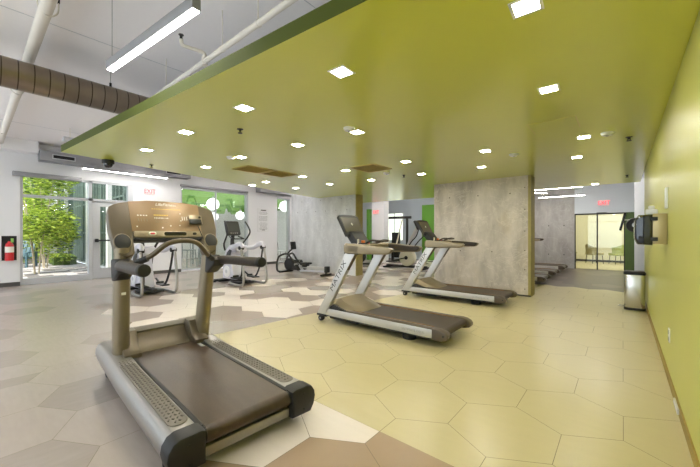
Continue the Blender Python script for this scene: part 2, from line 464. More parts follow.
w = MB('green_paint'); w.b2((XR, YF, 0), (XR + 0.2, 8.3, ZC)); struct(w, 'wall_right')
w = MB('baseboard_olive'); w.b2((XR - 0.010, YF, 0), (XR, 8.3, 0.075)); struct(w, 'baseboard_right')
w = MB('grey_paint'); w.b2((0.55, 8.3, 0), (0.75, YB, ZC)); struct(w, 'wall_right_back')
w = MB('white_paint')
w.b2((XL - 0.2, YF - 0.2, 0), (XR + 0.2, YF, 0.12)); w.b2((XL - 0.2, YF - 0.2, 3.40), (XR + 0.2, YF, ZC))
WX = [XL + 0.3 + k * 2.8 for k in range(5)]
for x in WX[:4]: w.b2((x - 0.5, YF - 0.2, 0.12), (x, YF, 3.40)) if x < -11 else w.b2((x - 0.2, YF - 0.2, 0.12), (x, YF, 3.40))
w.b2((0.0, YF - 0.2, 0.12), (XR + 0.2, YF, 3.40)); struct(w, 'wall_front')
for k in range(4):  # unseen windows, added so daylight reaches the ceiling
    x0, x1 = WX[k], (WX[k + 1] - 0.2 if k < 3 else 0.0)
    fr = MB('alu')
    for lo, hi in (((x0, 0.12), (x0 + 0.05, 3.40)), ((x1 - 0.05, 0.12), (x1, 3.40)), ((x0, 0.12), (x1, 0.18)), ((x0, 3.34), (x1, 3.40)), ((x0, 2.20), (x1, 2.26))):
        fr.b2((lo[0], YF - 0.14, lo[1]), (hi[0], YF - 0.06, hi[1]))
    added_window = struct(fr, 'window_%d' % (5 + k))
    g = MB('glass'); g.b2((x0 + 0.05, YF - 0.105, 0.18), (x1 - 0.05, YF - 0.095, 2.20)); g.build('pane', added_window)
    g = MB('glass'); g.b2((x0 + 0.05, YF - 0.105, 2.26), (x1 - 0.05, YF - 0.095, 3.34)); g.build('pane', added_window)

# left wall with its openings (glazed door front, two inner windows)
w = MB('white_paint')
X0, X1 = XL - 0.2, XL
def seg(y0, y1, z0, z1): w.b2((X0, y0, z0), (X1, y1, z1))
seg(YF, 0.92, 0, ZC); seg(0.92, 3.36, 2.80, ZC); seg(3.36, 4.77, 0, ZC); seg(4.77, 7.36, 2.90, ZC)
seg(7.36, 8.77, 0, ZC); seg(8.77, 9.50, 2.87, ZC); seg(9.50, YB, 0, ZC); seg(4.77, 6.4, 0, 0.04)
struct(w, 'wall_left')
w = MB('baseboard')
for y0, y1 in ((YF, 0.92), (3.36, 4.77), (7.36, 8.77), (9.5, YB)): w.b2((XL, y0, 0), (XL + 0.012, y1, 0.10))
struct(w, 'baseboard_left')
w = MB('white_paint'); w.b2((XL, YF, 3.31), (XL + 0.30, 1.22, ZC)); struct(w, 'trim_1')

# back wall: blue-grey part with green accent and window, dark concrete, glass front
w = MB('blue_grey_paint')
w.b2((-9.7, YB, 0), (-4.2, YB + 0.2, ZC), 'blue_grey_paint')
w.b2((XL, YB, 0), (-9.7, YB + 0.2, ZC), 'grey_paint')
w.b2((-7.6, YB - 0.012, 0), (-6.4, YB, 2.70), 'bright_green')
w.b2((-4.2, YB, 0), (-1.37, YB + 0.2, ZC), 'concrete_dark')
w.b2((-1.37, YB, 2.03), (0.75, YB + 0.2, ZC), 'grey_paint')
w.b2((0.06, YB, 0), (0.34, YB + 0.2, 2.03), 'dark_green')
w.b2((0.34, YB, 0), (0.75, YB + 0.2, 2.03), 'grey_paint')
for x in (-4.0, -3.4, -2.8, -2.2, -1.7):
    for z in (0.5, 1.6): w.cyl((x, YB - 0.004, z), (x, YB + 0.01, z), 0.02, 'tie_hole', 10)
struct(w, 'wall_back')

# free-standing concrete walls
def holes(w, x0, x1, y, zs, n):
    for z in zs:
        for k in range(n):
            x = x0 + (x1 - x0) * (k + 0.5) / n
            w.cyl((x, y - 0.004, z), (x, y + 0.01, z), 0.013, 'tie_hole', 10)
w = MB('concrete_cool')
w.b2((-9.3, 7.75, 0), (-7.9, 8.07, ZC)); w.b2((-7.9, 7.75, 0), (-6.28, 8.07, ZS))
w.b2((-6.28, 7.75, 0), (-6.25, 8.07, ZS), 'concrete_edge')
holes(w, -9.2, -6.4, 7.75, (2.05,), 6); holes(w, -9.2, -6.4, 7.75, (2.42,), 3)
struct(w, 'wall_partition_left')
w = MB('concrete_warm')
w.b2((-3.56, 7.47, 0), (-1.49, 7.85, ZS)); w.b2((-1.49, 7.47, 0), (-1.44, 7.85, ZS), 'concrete_edge')
holes(w, -3.5, -1.5, 7.47, (2.15,), 3)
for z in (0.15, 0.55, 0.95, 1.35, 1.8, 2.25): w.cyl((-1.55, 7.466, z), (-1.55, 7.48, z), 0.011, 'tie_hole', 10)
for x in (-2.9, -2.2): w.cyl((x, 7.466, 0.9), (x, 7.48, 0.9), 0.012, 'tie_hole', 10)
w.b2((-3.56, 7.462, 0), (-1.44, 7.47, 0.03), 'baseboard')
struct(w, 'wall_partition_right')

# glazed front of the left wall: window_1 (fixed lights), door_1
fr = MB('alu')
xa, xb = XL - 0.14, XL - 0.02
fr.b2((xa, 0.92, 0), (xb, 0.97, 2.80)); fr.b2((xa, 2.28, 0), (xb, 2.36, 2.80)); fr.b2((xa, 3.22, 0), (xb + 0.02, 3.36, 2.80))
fr.b2((xa, 0.97, 2.22), (xb, 3.22, 2.29)); fr.b2((xa, 0.97, 2.74), (xb, 3.22, 2.80)); fr.b2((xa, 0.97, 0), (xb, 2.28, 0.16))
win = struct(fr, 'window_1')
g = MB('glass'); g.b2((XL - 0.09, 0.97, 0.16), (XL - 0.08, 2.28, 2.22)); g.build('pane', win)
g = MB('glass'); g.b2((XL - 0.09, 0.97, 2.29), (XL - 0.08, 3.22, 2.74)); g.build('pane', win)
dr = MB('alu')
dr.b2((XL - 0.10, 2.37, 0.01), (XL - 0.05, 2.55, 2.215)); dr.b2((XL - 0.10, 3.05, 0.01), (XL - 0.05, 3.215, 2.215))
dr.b2((XL - 0.10, 2.55, 0.01), (XL - 0.05, 3.05, 0.30)); dr.b2((XL - 0.10, 2.55, 2.08), (XL - 0.05, 3.05, 2.215))
door = struct(dr, 'door_1')
g = MB('glass'); g.b2((XL - 0.08, 2.55, 0.30), (XL - 0.07, 3.05, 2.08)); g.build('pane', door)
pb = MB('black'); pb.b2((XL - 0.05, 2.42, 1.05), (XL + 0.03, 2.50, 1.15), bevel=0.01); pb.cyl((XL + 0.01, 2.44, 1.10), (XL + 0.01, 3.18, 1.10), 0.022)
pb.b2((XL - 0.05, 3.12, 1.06), (XL + 0.03, 3.19, 1.14), bevel=0.008); pb.build('panic_bar', door)

# inner window 2 (towards the green lounge) and glazed opening 3
fr = MB('alu')
fr.b2((XL - 0.2, 4.77, 2.84), (XL - 0.02, 7.36, 2.90)); fr.b2((XL - 0.2, 4.77, 0), (XL - 0.02, 4.81, 2.84)); fr.b2((XL - 0.2, 7.31, 0), (XL, 7.36, 2.84))
fr.b2((XL - 0.12, 6.02, 0), (XL - 0.07, 6.07, 2.84)); fr.b2((XL - 0.12, 4.81, 0.0), (XL - 0.06, 7.31, 0.07))
win = struct(fr, 'window_2')
for y0, y1 in ((4.81, 6.02), (6.07, 7.31)):
    g = MB('glass_green'); g.b2((XL - 0.1, y0, 0.07), (XL - 0.09, y1, 2.84)); g.build('pane', win)
fr = MB('alu')
fr.b2((XL - 0.2, 8.77, 2.82), (XL - 0.02, 9.5, 2.87)); fr.b2((XL - 0.2, 8.77, 0), (XL - 0.02, 8.80, 2.82)); fr.b2((XL - 0.2, 9.44, 0), (XL - 0.02, 9.5, 2.82))
fr.b2((XL - 0.2, 8.8, 0), (XL - 0.02, 9.44, 0.06))
win = struct(fr, 'window_3')
g = MB('glass_green'); g.b2((XL - 0.1, 8.80, 0.06), (XL - 0.09, 9.44, 2.82)); g.build('pane', win)

# glass front at the far end, with its door leaf
fr = MB('charcoal')
fr.b2((-1.37, YB + 0.02, 1.98), (0.06, YB + 0.10, 2.03)); fr.b2((-1.37, YB + 0.02, 0), (-1.34, YB + 0.10, 1.98)); fr.b2((0.03, YB + 0.02, 0), (0.06, YB + 0.10, 1.98))
fr.b2((-0.72, YB + 0.02, 0), (-0.68, YB + 0.10, 1.98)); fr.b2((-0.72, YB - 0.02, 1.99), (-0.42, YB + 0.04, 2.05), 'black')
win = struct(fr, 'door_2')
for x0, x1 in ((-1.34, -0.72), (-0.68, 0.03)):
    g = MB('glass_lobby'); g.b2((x0, YB + 0.05, 0.01), (x1, YB + 0.06, 1.98)); g.build('pane', win)
# far window in the back left
fr = MB('alu')
fr.b2((-9.72, YB - 0.04, 0.90), (-8.62, YB, 2.40))
win = struct(fr, 'window_4')
g = MB('far_window_glow'); g.b2((-9.66, YB - 0.05, 0.96), (-9.2, YB - 0.04, 2.34)); g.b2((-9.14, YB - 0.05, 0.96), (-8.68, YB - 0.04, 2.34)); g.build('pane', win)  # panes glow in place of daylight from outside
# lobby behind the glass front
w = MB('lobby_floor'); w.b2((-4.0, YB + 0.2, -0.1), (3.5, 19.0, 0)); struct(w, 'floor_lobby')
w = MB('lobby_wall'); w.b2((-4.0, 18.8, 0), (3.5, 19.0, 3.0)); w.b2((-4.2, YB + 0.2, 0), (-4.0, 19, 3.0)); w.b2((3.5, YB + 0.2, 0), (3.7, 19, 3.0)); struct(w, 'wall_lobby')
w = MB('charcoal'); w.b2((-4.0, 18.78, 0), (3.5, 18.8, 0.09)); struct(w, 'baseboard_lobby')
w = MB('lobby_wall'); w.b2((-4.0, YB + 0.2, 2.9), (3.5, 19.0, 3.0)); struct(w, 'ceiling_lobby')
# lounge behind window 2 and 3
LX = -17.5
w = MB('tile_light'); w.b2((LX, 3.6, -0.1), (XL - 0.2, 11.0, 0)); struct(w, 'floor_lounge')
w = MB('white_paint'); w.b2((LX - 0.2, 3.6, 0), (LX, 11, 3.7)); w.b2((LX, 3.4, 0), (XL - 0.2, 3.6, 3.7)); w.b2((LX, 11, 0), (XL - 0.2, 11.2, 3.7)); struct(w, 'wall_lounge')
w = MB('white_paint'); w.b2((LX, 3.6, 3.6), (XL - 0.2, 11.0, 3.7)); struct(w, 'ceiling_lounge')
# courtyard paving
w = MB('paver_dark')
w.b2((-24, -7, -0.14), (XL - 0.2, 3.4, -0.012), 'paver_dark')
rp = random.Random(3)
for i in range(26):
    for j in range(32):
        x, y = -11.72 - i * 0.30, -6.0 + j * 0.29
        if y + 0.28 > 3.4: continue
        if rp.random() < 0.58: w.b2((x - 0.29, y, -0.02), (x, y + 0.28, -0.004), 'paver_light')
struct(w, 'floor_courtyard')

# ------------------------------------------------------------------ large treadmill in front
def mirror_y(pts): return [(x, -y, z) for x, y, z in pts]
def make_big_treadmill():
    t = thing('treadmill', 'big champagne treadmill nearest the camera with an arched console and long handlebars', 'treadmill',
              (-1.71, 1.13, 0), PI - math.radians(3.7), 'treadmills in the gym')
    for sg in (1, -1):
        # side rail: flat top, bulging outer side
        prof = [(0.300, 0.06), (0.300, 0.235), (0.310, 0.242), (0.415, 0.242), (0.445, 0.228), (0.468, 0.195), (0.474, 0.155), (0.462, 0.105), (0.438, 0.065)]
        r = MB('silver')
        rings = []
        for s, f in ((0.095, 1.0), (1.2, 1.0), (1.75, 1.0), (1.96, 1.0)):
            rings.append([Vector((s + (0.11 * (z - 0.06) / 0.19 - 0.03 if s > 1.9 else 0), sg * y, z + (0.035 * max(0, (s - 1.2)) / 0.8))) for y, z in prof])
        r.ring_skin(rings, 'silver')
        rail = r.build('side_rail', t)
        pad = MB('pad_grey')
        pp = rrect(1.34, 0.104, 0.048, 5, 0.81, sg * 0.366)
        pad.prism(pp, 0.240, 0.247, 'xy', 'pad_grey', 0.002)
        for i in range(34):
            for j in range(4):
                if (i in (0, 33)) and j in (0, 3): continue
                x, y = 0.18 + i * 0.0382, sg * (0.331 + j * 0.0235)
                pad.box((x, y, 0.249), (0.015, 0.0075, 0.005), 'nub_grey', Matrix.Rotation(0.6 * (1 if (i + j) % 2 else -1), 3, 'Z'))
        pad.build('step_pad', t)
        cp = MB('charcoal')
        prof2 = [(0.285, 0.062), (0.285, 0.236), (0.305, 0.247), (0.415, 0.247), (0.450, 0.232), (0.474, 0.196), (0.481, 0.155), (0.468, 0.102), (0.440, 0.058)]
        rings = [[Vector((s, sg * (0.38 + (y - 0.38) * k), 0.155 + (z - 0.155) * k)) for y, z in prof2] for s, k in ((-0.012, 0.88), (-0.006, 0.97), (0.006, 1.0), (0.095, 1.0))]
        cp.ring_skin(rings, 'charcoal')
        for z in (0.20, 0.10): cp.cyl((-0.016, sg * 0.375, z), (-0.006, sg * 0.375, z), 0.007, 'black', 10)
        cp.build('end_cap', t)
        gd = MB('black'); gd.b2((0.06, sg * 0.272, 0.20), (1.68, sg * 0.300, 0.238), bevel=0.003); gd.build('belt_guard', t)
        ft = MB('rubber'); ft.cyl((0.22, sg * 0.40, 0.0), (0.22, sg * 0.40, 0.08), 0.032, bevel=0.006); ft.build('foot', t)
        wh = MB('rubber'); wh.cyl((1.84, sg * 0.42, 0.045), (1.84, sg * 0.36, 0.045), 0.045, bevel=0.008); wh.build('wheel', t)
        # upright
        up = MB('champagne')
        ring = []
        for k in range(9):
            f = k / 8; z = 0.20 + f * 0.98; s = 1.655 - 0.165 * f; y = sg * (0.345 + 0.02 * f)
            a, b = 0.085 - 0.012 * f, 0.062 - 0.006 * f
            ring.append([Vector((s + a * (abs(math.cos(q)) ** 0.75) * (1 if math.cos(q) > 0 else -1), y + b * (abs(math.sin(q)) ** 0.75) * (1 if math.sin(q) > 0 else -1), z)) for q in [2 * PI * i / 20 for i in range(20)]])
        up.ring_skin(ring, 'champagne'); u_o = up.build('upright', t)
        lb = MB('print_white'); lb.box((1.535, sg * 0.365, 0.80), (0.003, 0.032, 0.022), 'print_white', Matrix.Rotation(-0.16, 3, 'Y'))
        if sg > 0:
            lb.xform(Matrix.Translation((-0.094, 0.0, 0.0))); lb.build('sticker', u_o)
        else: lb.bm.free()
        bt = MB('champagne_dark')
        bt.prism([(1.47, 0.235), (1.47, 0.268), (1.575, 0.305), (1.655, 0.425), (1.77, 0.43), (1.81, 0.235)], sg * 0.222, sg * 0.352, 'xz', 'champagne_dark', 0.014)
        bt.build('upright_boot', t)
    # motor hood: concave gold front, grey rim
    hd = MB('champagne_dark')
    arc = [(1.565, 0.238), (1.60, 0.243), (1.66, 0.262), (1.71, 0.295), (1.745, 0.335), (1.765, 0.375)]
    hd.prism(arc + [(1.80, 0.375), (1.80, 0.10), (1.565, 0.10)], -0.262, 0.262, 'xz', 'champagne_dark')
    hd.build('motor_hood', t)
    hr = MB('pad_grey')
    hr.prism([(1.765, 0.365), (1.755, 0.385), (1.80, 0.405), (1.90, 0.395), (2.00, 0.33), (2.05, 0.20), (2.04, 0.08), (1.79, 0.08)], -0.30, 0.30, 'xz', 'pad_grey', 0.012)
    hr.build('hood_rim', t)
    ds = MB('print_white'); ds.box((1.40, -0.245, 0.237), (0.11, 0.03, 0.002), 'print_grey'); ds.build('warning_sticker', t)
    bl = MB('belt')
    loop = [(1.60, 0.234), (0.055, 0.234)] + [(0.055 - 0.05 * math.sin(a), 0.184 + 0.05 * math.cos(a)) for a in [PI * k / 10 for k in range(1, 10)]] + [(0.055, 0.134), (1.60, 0.134)]
    bl.prism(loop, -0.270, 0.270, 'xz', 'belt'); bl.build('running_belt', t)
    for sg in (1, -1):
        rl = MB('black'); rl.cyl((0.055, sg * 0.271, 0.184), (0.055, sg * 0.286, 0.184), 0.047, 'black', 20); rl.build('roller_end', t)
    cb = MB('silver'); cb.b2((0.03, -0.285, 0.066), (0.075, 0.285, 0.124), 'silver', 0.006); cb.build('rear_crossbar', t)
    un = MB('black'); un.b2((0.12, -0.285, 0.07), (1.95, 0.285, 0.128)); un.build('underframe', t)
    # console: an inverted U leaning towards the front
    tilt = 0.42
    E0 = Vector((1.43, 0, 1.145)); ex = Vector((0, -1, 0)); et = Vector((math.sin(tilt), 0, math.cos(tilt))); en = ex.cross(et)   # en: out of the face, towards the runner
    if en.x > 0: en = -en
    TC = Matrix.Translation(E0) @ Matrix((ex, et, en)).transposed().to_4x4()
    pod = MB('champagne_dark')
    out = [(-0.285, 0.0), (-0.30, -0.03), (-0.345, -0.045), (-0.40, -0.02), (-0.425, 0.06), (-0.45, 0.22), (-0.452, 0.37), (-0.44, 0.425), (-0.40, 0.455), (-0.30, 0.485), (-0.15, 0.505), (0, 0.51)]
    full = out + [(-a, b) for a, b in reversed(out[:-1])]
    inner = [(0.285, 0.150), (-0.285, 0.150)]
    pod.prism(full + inner, -0.10, 0.0, 'xy', 'champagne_dark', 0.016, 3)
    pod.xform(TC); con = pod.build('console', t)
    pn = MB('panel_gold')
    pn.prism([(-0.292, 0.188), (0.292, 0.188), (0.30, 0.478), (0.15, 0.497), (-0.15, 0.497), (-0.30, 0.478)], 0.0, 0.006, 'xy', 'panel_gold', 0.002)
    lp = MB('champagne'); lp.prism(rrect(0.575, 0.062, 0.02, 4, 0, 0.156), -0.02, 0.022, 'xy', 'champagne', 0.006); lp.xform(TC); lp.build('key_ledge', t)
    lo = MB('black'); lo.prism(rrect(0.57, 0.024, 0.011, 4, 0, 0.116), -0.06, 0.012, 'xy', 'black', 0.004); lo.xform(TC); lo.build('ledge_underside', t)
    sl = MB('black_gloss'); sl.prism(rrect(0.19, 0.034, 0.016, 6, 0.045, 0.157), 0.022, 0.026, 'xy', 'black_gloss'); sl.xform(TC); sl.build('tray_slot', t)
    sb = MB('orange'); sb.prism(rrect(0.062, 0.032, 0.0155, 6, -0.145, 0.157), 0.022, 0.030, 'xy', 'cream_plastic', 0.002)
    sb.prism(rrect(0.036, 0.018, 0.0088, 6, -0.145, 0.157), 0.030, 0.034, 'xy', 'red', 0.001); sb.xform(TC); sb.build('stop_button', t)
    kb = MB('black'); kb.prism(rrect(0.034, 0.022, 0.0105, 5, 0.215, 0.157), 0.022, 0.032, 'xy', 'black', 0.002); kb.xform(TC); kb.build('start_button', t)
    # holder with a cable at the right of the panel
    hb = MB('cream_plastic'); hb.prism(rrect(0.125, 0.10, 0.012, 4, 0.245, 0.305), 0.006, 0.03, 'xy', 'champagne', 0.004)
    hb.prism(rrect(0.11, 0.05, 0.008, 4, 0.238, 0.28), 0.030, 0.045, 'xy', 'black', 0.004); hb.prism(rrect(0.02, 0.02, 0.004, 3, 0.285, 0.33), 0.030, 0.036, 'xy', 'black')
    hb.xform(TC); h_o = hb.build('device_holder', t)
    cw = MB('black'); cw.tube([TC @ Vector(p) for p in ((0.255, 0.235, 0.035), (0.262, 0.19, 0.04), (0.275, 0.14, 0.035), (0.283, 0.10, 0.03))], 0.004, 'black', 8, smooth=4); cw.build('cable', h_o)
    for sg in (1, -1):
        sp = MB('charcoal')
        sp.prism([(sg * 0.368 + 0.066 * math.cos(a), 0.090 + 0.078 * math.sin(a)) for a in [2 * PI * k / 28 for k in range(28)]], 0.0, 0.008, 'xy', 'champagne', 0.003)
        sp.prism([(sg * 0.368 + 0.058 * math.cos(a), 0.090 + 0.070 * math.sin(a)) for a in [2 * PI * k / 28 for k in range(28)]], 0.008, 0.012, 'xy', 'charcoal', 0.002)
        sp.xform(TC); sp.build('side_pod_cover', t)
    # printed graphics on the panel
    rg = random.Random(5)
    gr = pn
    for k in range(14): gr.prism(rrect(0.012, 0.006, 0.001, 1, -0.115 + k * 0.018, 0.415), 0.006, 0.0072, 'xy', 'print_yellow')
    for k in range(9): gr.prism(rrect(0.011, 0.011, 0.001, 1, -0.105 + k * 0.0135, 0.352), 0.006, 0.0072, 'xy', 'print_yellow')
    for r_ in range(3):
        for k in range(9):
            gr.prism(rrect(0.007, 0.004 + 0.008 * rg.random(), 0.001, 1, -0.105 + k * 0.0135, 0.322 - 0.02 * r_), 0.006, 0.0072, 'xy', 'champagne' if r_ else 'print_white')
    for k in range(4):
        gr.prism(rrect(0.012, 0.009, 0.002, 2, -0.235 + 0.022 * (k % 4), 0.345), 0.006, 0.0072, 'xy', 'print_white')
        gr.prism(rrect(0.006, 0.03, 0.001, 1, -0.235 + 0.022 * (k % 4), 0.30), 0.006, 0.0072, 'xy', 'champagne')
    for k, (x, y) in enumerate(((0.118, 0.375), (0.115, 0.30), (0.10, 0.25), (0.02, 0.245), (-0.05, 0.225), (-0.25, 0.235))): gr.prism(rrect(0.011, 0.011, 0.004, 2, x, y), 0.006, 0.0072, 'xy', 'print_white')
    for k in range(3): gr.prism([(0.128 + k * 0.02, 0.305), (0.135 + k * 0.02, 0.305), (0.133 + k * 0.02, 0.345), (0.128 + k * 0.02, 0.345)], 0.006, 0.0072, 'xy', 'print_white')
    pn.xform(TC); pan = pn.build('control_panel', t)
    o = TC @ Vector((0.0, 0.462, 0.0075))
    text('lettering', 'LifeFitness', 0.042, o, ex, et, 'print_white', pan, shear=0.3)
    # sensor bar arching up in front of the panel
    hbm = MB('champagne_dark')
    hbm.tube([(1.43, 0.34, 1.075), (1.31, 0.315, 1.06), (1.22, 0.22, 1.12), (1.16, 0.12, 1.215), (1.14, 0.0, 1.24), (1.16, -0.12, 1.215), (1.22, -0.22, 1.12), (1.31, -0.315, 1.06), (1.43, -0.34, 1.075)], 0.021, 'champagne_dark', 14, smooth=6)
    hbm.build('sensor_bar', t)
    for sg in (1, -1):
        cc = MB('charcoal')
        cc.tube([(1.235, sg * 0.245, 1.098), (1.30, sg * 0.312, 1.060)], 0.026, 'charcoal', 14); cc.build('bar_collar', t)
        # arm
        am = MB('grip_brown')
        am.tube([(1.44, sg * 0.375, 1.01), (1.36, sg * 0.40, 1.035), (1.20, sg * 0.42, 1.05), (0.90, sg * 0.425, 1.055), (0.66, sg * 0.425, 1.06)], [0.044, 0.043, 0.042, 0.041, 0.040], 'grip_brown', 16, smooth=4)
        arm = am.build('handlebar', t)
        ec = MB('charcoal'); ec.cyl((0.668, sg * 0.425, 1.06), (0.60, sg * 0.425, 1.062), 0.043, 'charcoal', 20, bevel=0.014); ec.build('grip_end', arm)
        bk = MB('charcoal')
        bk.prism([(1.56, 1.085), (1.40, 1.09), (1.28, 1.05), (1.30, 0.99), (1.44, 0.915), (1.53, 0.90)], sg * 0.315, sg * 0.435, 'xz', 'charcoal', 0.02, 3); bk.build('arm_bracket', t)
    return t
make_big_treadmill()

# ------------------------------------------------------------------ silver treadmills with leaning masts
def make_silver_treadmill(label, loc):
    t = thing('treadmill', label, 'treadmill', loc, 0.0, 'treadmills in the gym')
    for sg in (1, -1):
        r = MB('silver_white')
        r.b2((0.13, sg * 0.385, 0.10), (1.86, sg * 0.402, 0.198), 'silver_white', 0.004); rail = r.build('side_rail', t)
        tp = MB('cap_taupe'); tp.prism([(0.300, 0.15), (0.300, 0.205), (0.312, 0.212), (0.370, 0.214), (0.385, 0.205), (0.385, 0.15)], 0.55, 1.86, 'yz', 'cap_taupe')
        if sg < 0: tp.xform(Matrix.Diagonal((1, -1, 1, 1))); bmesh.ops.reverse_faces(tp.bm, faces=tp.bm.faces[:])
        tp.build('rail_top', t)
        tr = MB('copper_trim'); tr.b2((0.62, sg * 0.290, 0.196), (1.84, sg * 0.298, 0.2145), 'copper_trim', 0.002); tr.build('trim_strip', t)
        cp = MB('cap_taupe')
        pr = [(1.855, 0.085), (1.855, 0.212), (1.93, 0.214), (1.985, 0.205), (2.03, 0.185), (2.052, 0.155), (2.05, 0.125), (2.03, 0.10), (1.97, 0.083)]
        cp.prism(pr, sg * 0.298, sg * 0.405, 'xz', 'cap_taupe', 0.016, 3); cpo = cp.build('end_cap', t)
        sc = MB('black'); sc.cyl((2.0, sg * 0.404, 0.15), (2.0, sg * 0.410, 0.15), 0.012, 'black', 12); sc.build('cap_bolt', cpo)
        ms = MB('silver_white')
        ms.prism([(0.0, 0.105), (0.17, 0.105), (0.735, 1.03), (0.56, 1.03)], sg * 0.338, sg * 0.408, 'xz', 'silver_white', 0.012, 2); mast = ms.build('mast', t)
        ed = MB('copper_trim'); ed.prism([(0.171, 0.19), (0.184, 0.19), (0.747, 1.025), (0.734, 1.025)], sg * 0.342, sg * 0.404, 'xz', 'champagne_dark', 0.003); ed.build('mast_edge', mast)
        a = Vector((0.56, 0, 0.925)).normalized()
        upv = Vector((-a.z, 0, a.x))
        yy = sg * 0.4095
        if sg < 0: text('lettering', 'MATRIX', 0.098, (0.425, yy, 0.69), a, upv, 'print_dark', mast, sx=1.45, shear=0.1)
        else: text('lettering', 'MATRIX', 0.125, (0.44, yy, 0.70), -a, -upv if False else upv, 'print_dark', mast, sx=1.15)
        if sg < 0: text('lettering', 'ULTIMATE DECK', 0.040, (1.62, -0.4035, 0.15), (1, 0, 0), (0, 0, 1), 'print_grey', rail)
        fb = MB('black'); fb.b2((-0.005, sg * 0.335, 0.075), (0.19, sg * 0.410, 0.107), 'black', 0.006); fb.build('mast_base', t)
        wh = MB('rubber'); wh.cyl((0.07, sg * 0.35, 0.042), (0.07, sg * 0.41, 0.042), 0.042, 'rubber', 20, bevel=0.006); wh.cyl((0.07, sg * 0.348, 0.042), (0.07, sg * 0.4125, 0.042), 0.014, 'silver', 10); wh.build('wheel', t)
        ft = MB('rubber'); ft.cyl((1.50, sg * 0.27, 0.0), (1.50, sg * 0.27, 0.10), 0.085, 'rubber', 20, bevel=0.008); ft.build('foot', t)
        am = MB('champagne')
        am.prism([(0.56, 1.022), (0.56, 1.165), (0.80, 1.155), (1.10, 1.130), (1.30, 1.115), (1.335, 1.095), (1.29, 1.045), (1.24, 1.032), (0.90, 1.022)], sg * 0.352, sg * 0.418, 'xz', 'champagne', 0.018, 3)
        arm = am.build('handrail', t)
        gp = MB('grip_brown'); gp.prism([(0.75, 1.045), (0.75, 1.145), (1.12, 1.128), (1.29, 1.115), (1.32, 1.090), (1.27, 1.045)], sg * 0.318, sg * 0.360, 'xz', 'grip_brown', 0.012, 3); gp.build('grip', arm)
    dk = MB('charcoal'); dk.b2((0.16, -0.385, 0.085), (1.90, 0.385, 0.165), 'charcoal'); dk.build('deck', t)
    un = MB('black'); un.b2((0.22, -0.36, 0.05), (0.75, 0.36, 0.09), 'black', 0.008); un.b2((0.75, -0.34, 0.065), (1.80, 0.34, 0.09), 'black'); un.build('underframe', t)
    bl = MB('belt_brown')
    loop = [(0.62, 0.203), (1.955, 0.203)] + [(1.955 + 0.046 * math.sin(a), 0.157 + 0.046 * math.cos(a)) for a in [PI * k / 10 for k in range(1, 10)]] + [(1.955, 0.111), (0.62, 0.111)]
    bl.prism(loop, -0.288, 0.288, 'xz', 'belt_brown'); bl.build('running_belt', t)
    # motor hood: faceted champagne hump between the masts
    hd = MB('champagne')
    sec = [(0.10, 0.165, 0.30), (0.22, 0.33, 0.325), (0.34, 0.355, 0.325), (0.46, 0.30, 0.335), (0.62, 0.245, 0.335), (0.76, 0.207, 0.30)]
    rings = []
    for u, z, wd in sec:
        rings.append([Vector((u, -wd, 0.155)), Vector((u, -wd, max(0.16, z - 0.09))), Vector((u, -wd * 0.78, z - 0.012)), Vector((u, -wd * 0.35, z)), Vector((u, wd * 0.35, z)), Vector((u, wd * 0.78, z - 0.012)), Vector((u, wd, max(0.16, z - 0.09))), Vector((u, wd, 0.155))])
    hd.ring_skin(rings, 'champagne'); hood = hd.build('motor_hood', t)
    for sg in (1, -1):
        hs = MB('charcoal'); hs.prism([(0.19, 0.19), (0.30, 0.265), (0.56, 0.199), (0.56, 0.19)], sg * 0.338, sg * 0.382, 'xz', 'charcoal', 0.004); hs.build('hood_side', t)
    # console tray with cup wells
    cn = MB('champagne')
    plan = [(0.50, -0.30), (0.53, -0.40), (0.62, -0.418), (0.80, -0.418), (0.80, -0.30), (0.74, -0.20), (0.72, 0.0), (0.74, 0.20), (0.80, 0.30), (0.80, 0.418), (0.62, 0.418), (0.53, 0.40), (0.50, 0.30), (0.44, 0.18), (0.42, 0.0), (0.44, -0.18)]
    cn.prism(plan, 1.035, 1.150, 'xy', 'champagne', 0.02, 3); con = cn.build('console', t)
    cu = MB('charcoal'); cu.prism([(0.535, -0.40), (0.62, -0.412), (0.79, -0.412), (0.79, 0.412), (0.62, 0.412), (0.535, 0.40)], 1.015, 1.037, 'xy', 'charcoal', 0.006); cu.build('console_underside', t)
    tw = MB('charcoal')
    for sg in (1, -1): tw.cyl((0.64, sg * 0.27, 1.149), (0.64, sg * 0.27, 1.153), 0.045, 'black', 20)
    tw.prism(rrect(0.20, 0.34, 0.03, 4, 0.60, 0.0), 1.150, 1.162, 'xy', 'charcoal', 0.004)
    tw.prism(rrect(0.08, 0.10, 0.01, 4, 0.70, -0.20), 1.150, 1.168, 'xy', 'black', 0.003); tw.build('tray_insert', con)
    bt = MB('red'); bt.cyl((0.735, -0.10, 1.155), (0.735, -0.10, 1.185), 0.022, 'red', 16, bevel=0.004); bt.build('stop_button', con)
    lv = MB('orange'); lv.box((0.72, -0.20, 1.185), (0.03, 0.06, 0.035), 'orange', None, 0.005); lv.box((0.66, -0.24, 1.185), (0.022, 0.022, 0.07), 'cream_plastic', None, 0.004); lv.build('control_lever', con)
    sbm = MB('black'); sbm.tube([(0.70, 0.13, 1.155), (0.82, 0.15, 1.20), (0.92, 0.12, 1.195), (0.92, -0.12, 1.195), (0.82, -0.15, 1.20), (0.70, -0.13, 1.155)], 0.016, 'grip_brown', 12, smooth=4); sbm.build('sensor_bar', con)
    # screen on a neck
    tl = 0.50
    S0 = Vector((0.43, 0, 1.285)); ex = Vector((0, 1, 0)); et = Vector((-math.sin(tl), 0, math.cos(tl))); en = ex.cross(et)
    TS = Matrix.Translation(S0) @ Matrix((ex, et, en)).transposed().to_4x4()
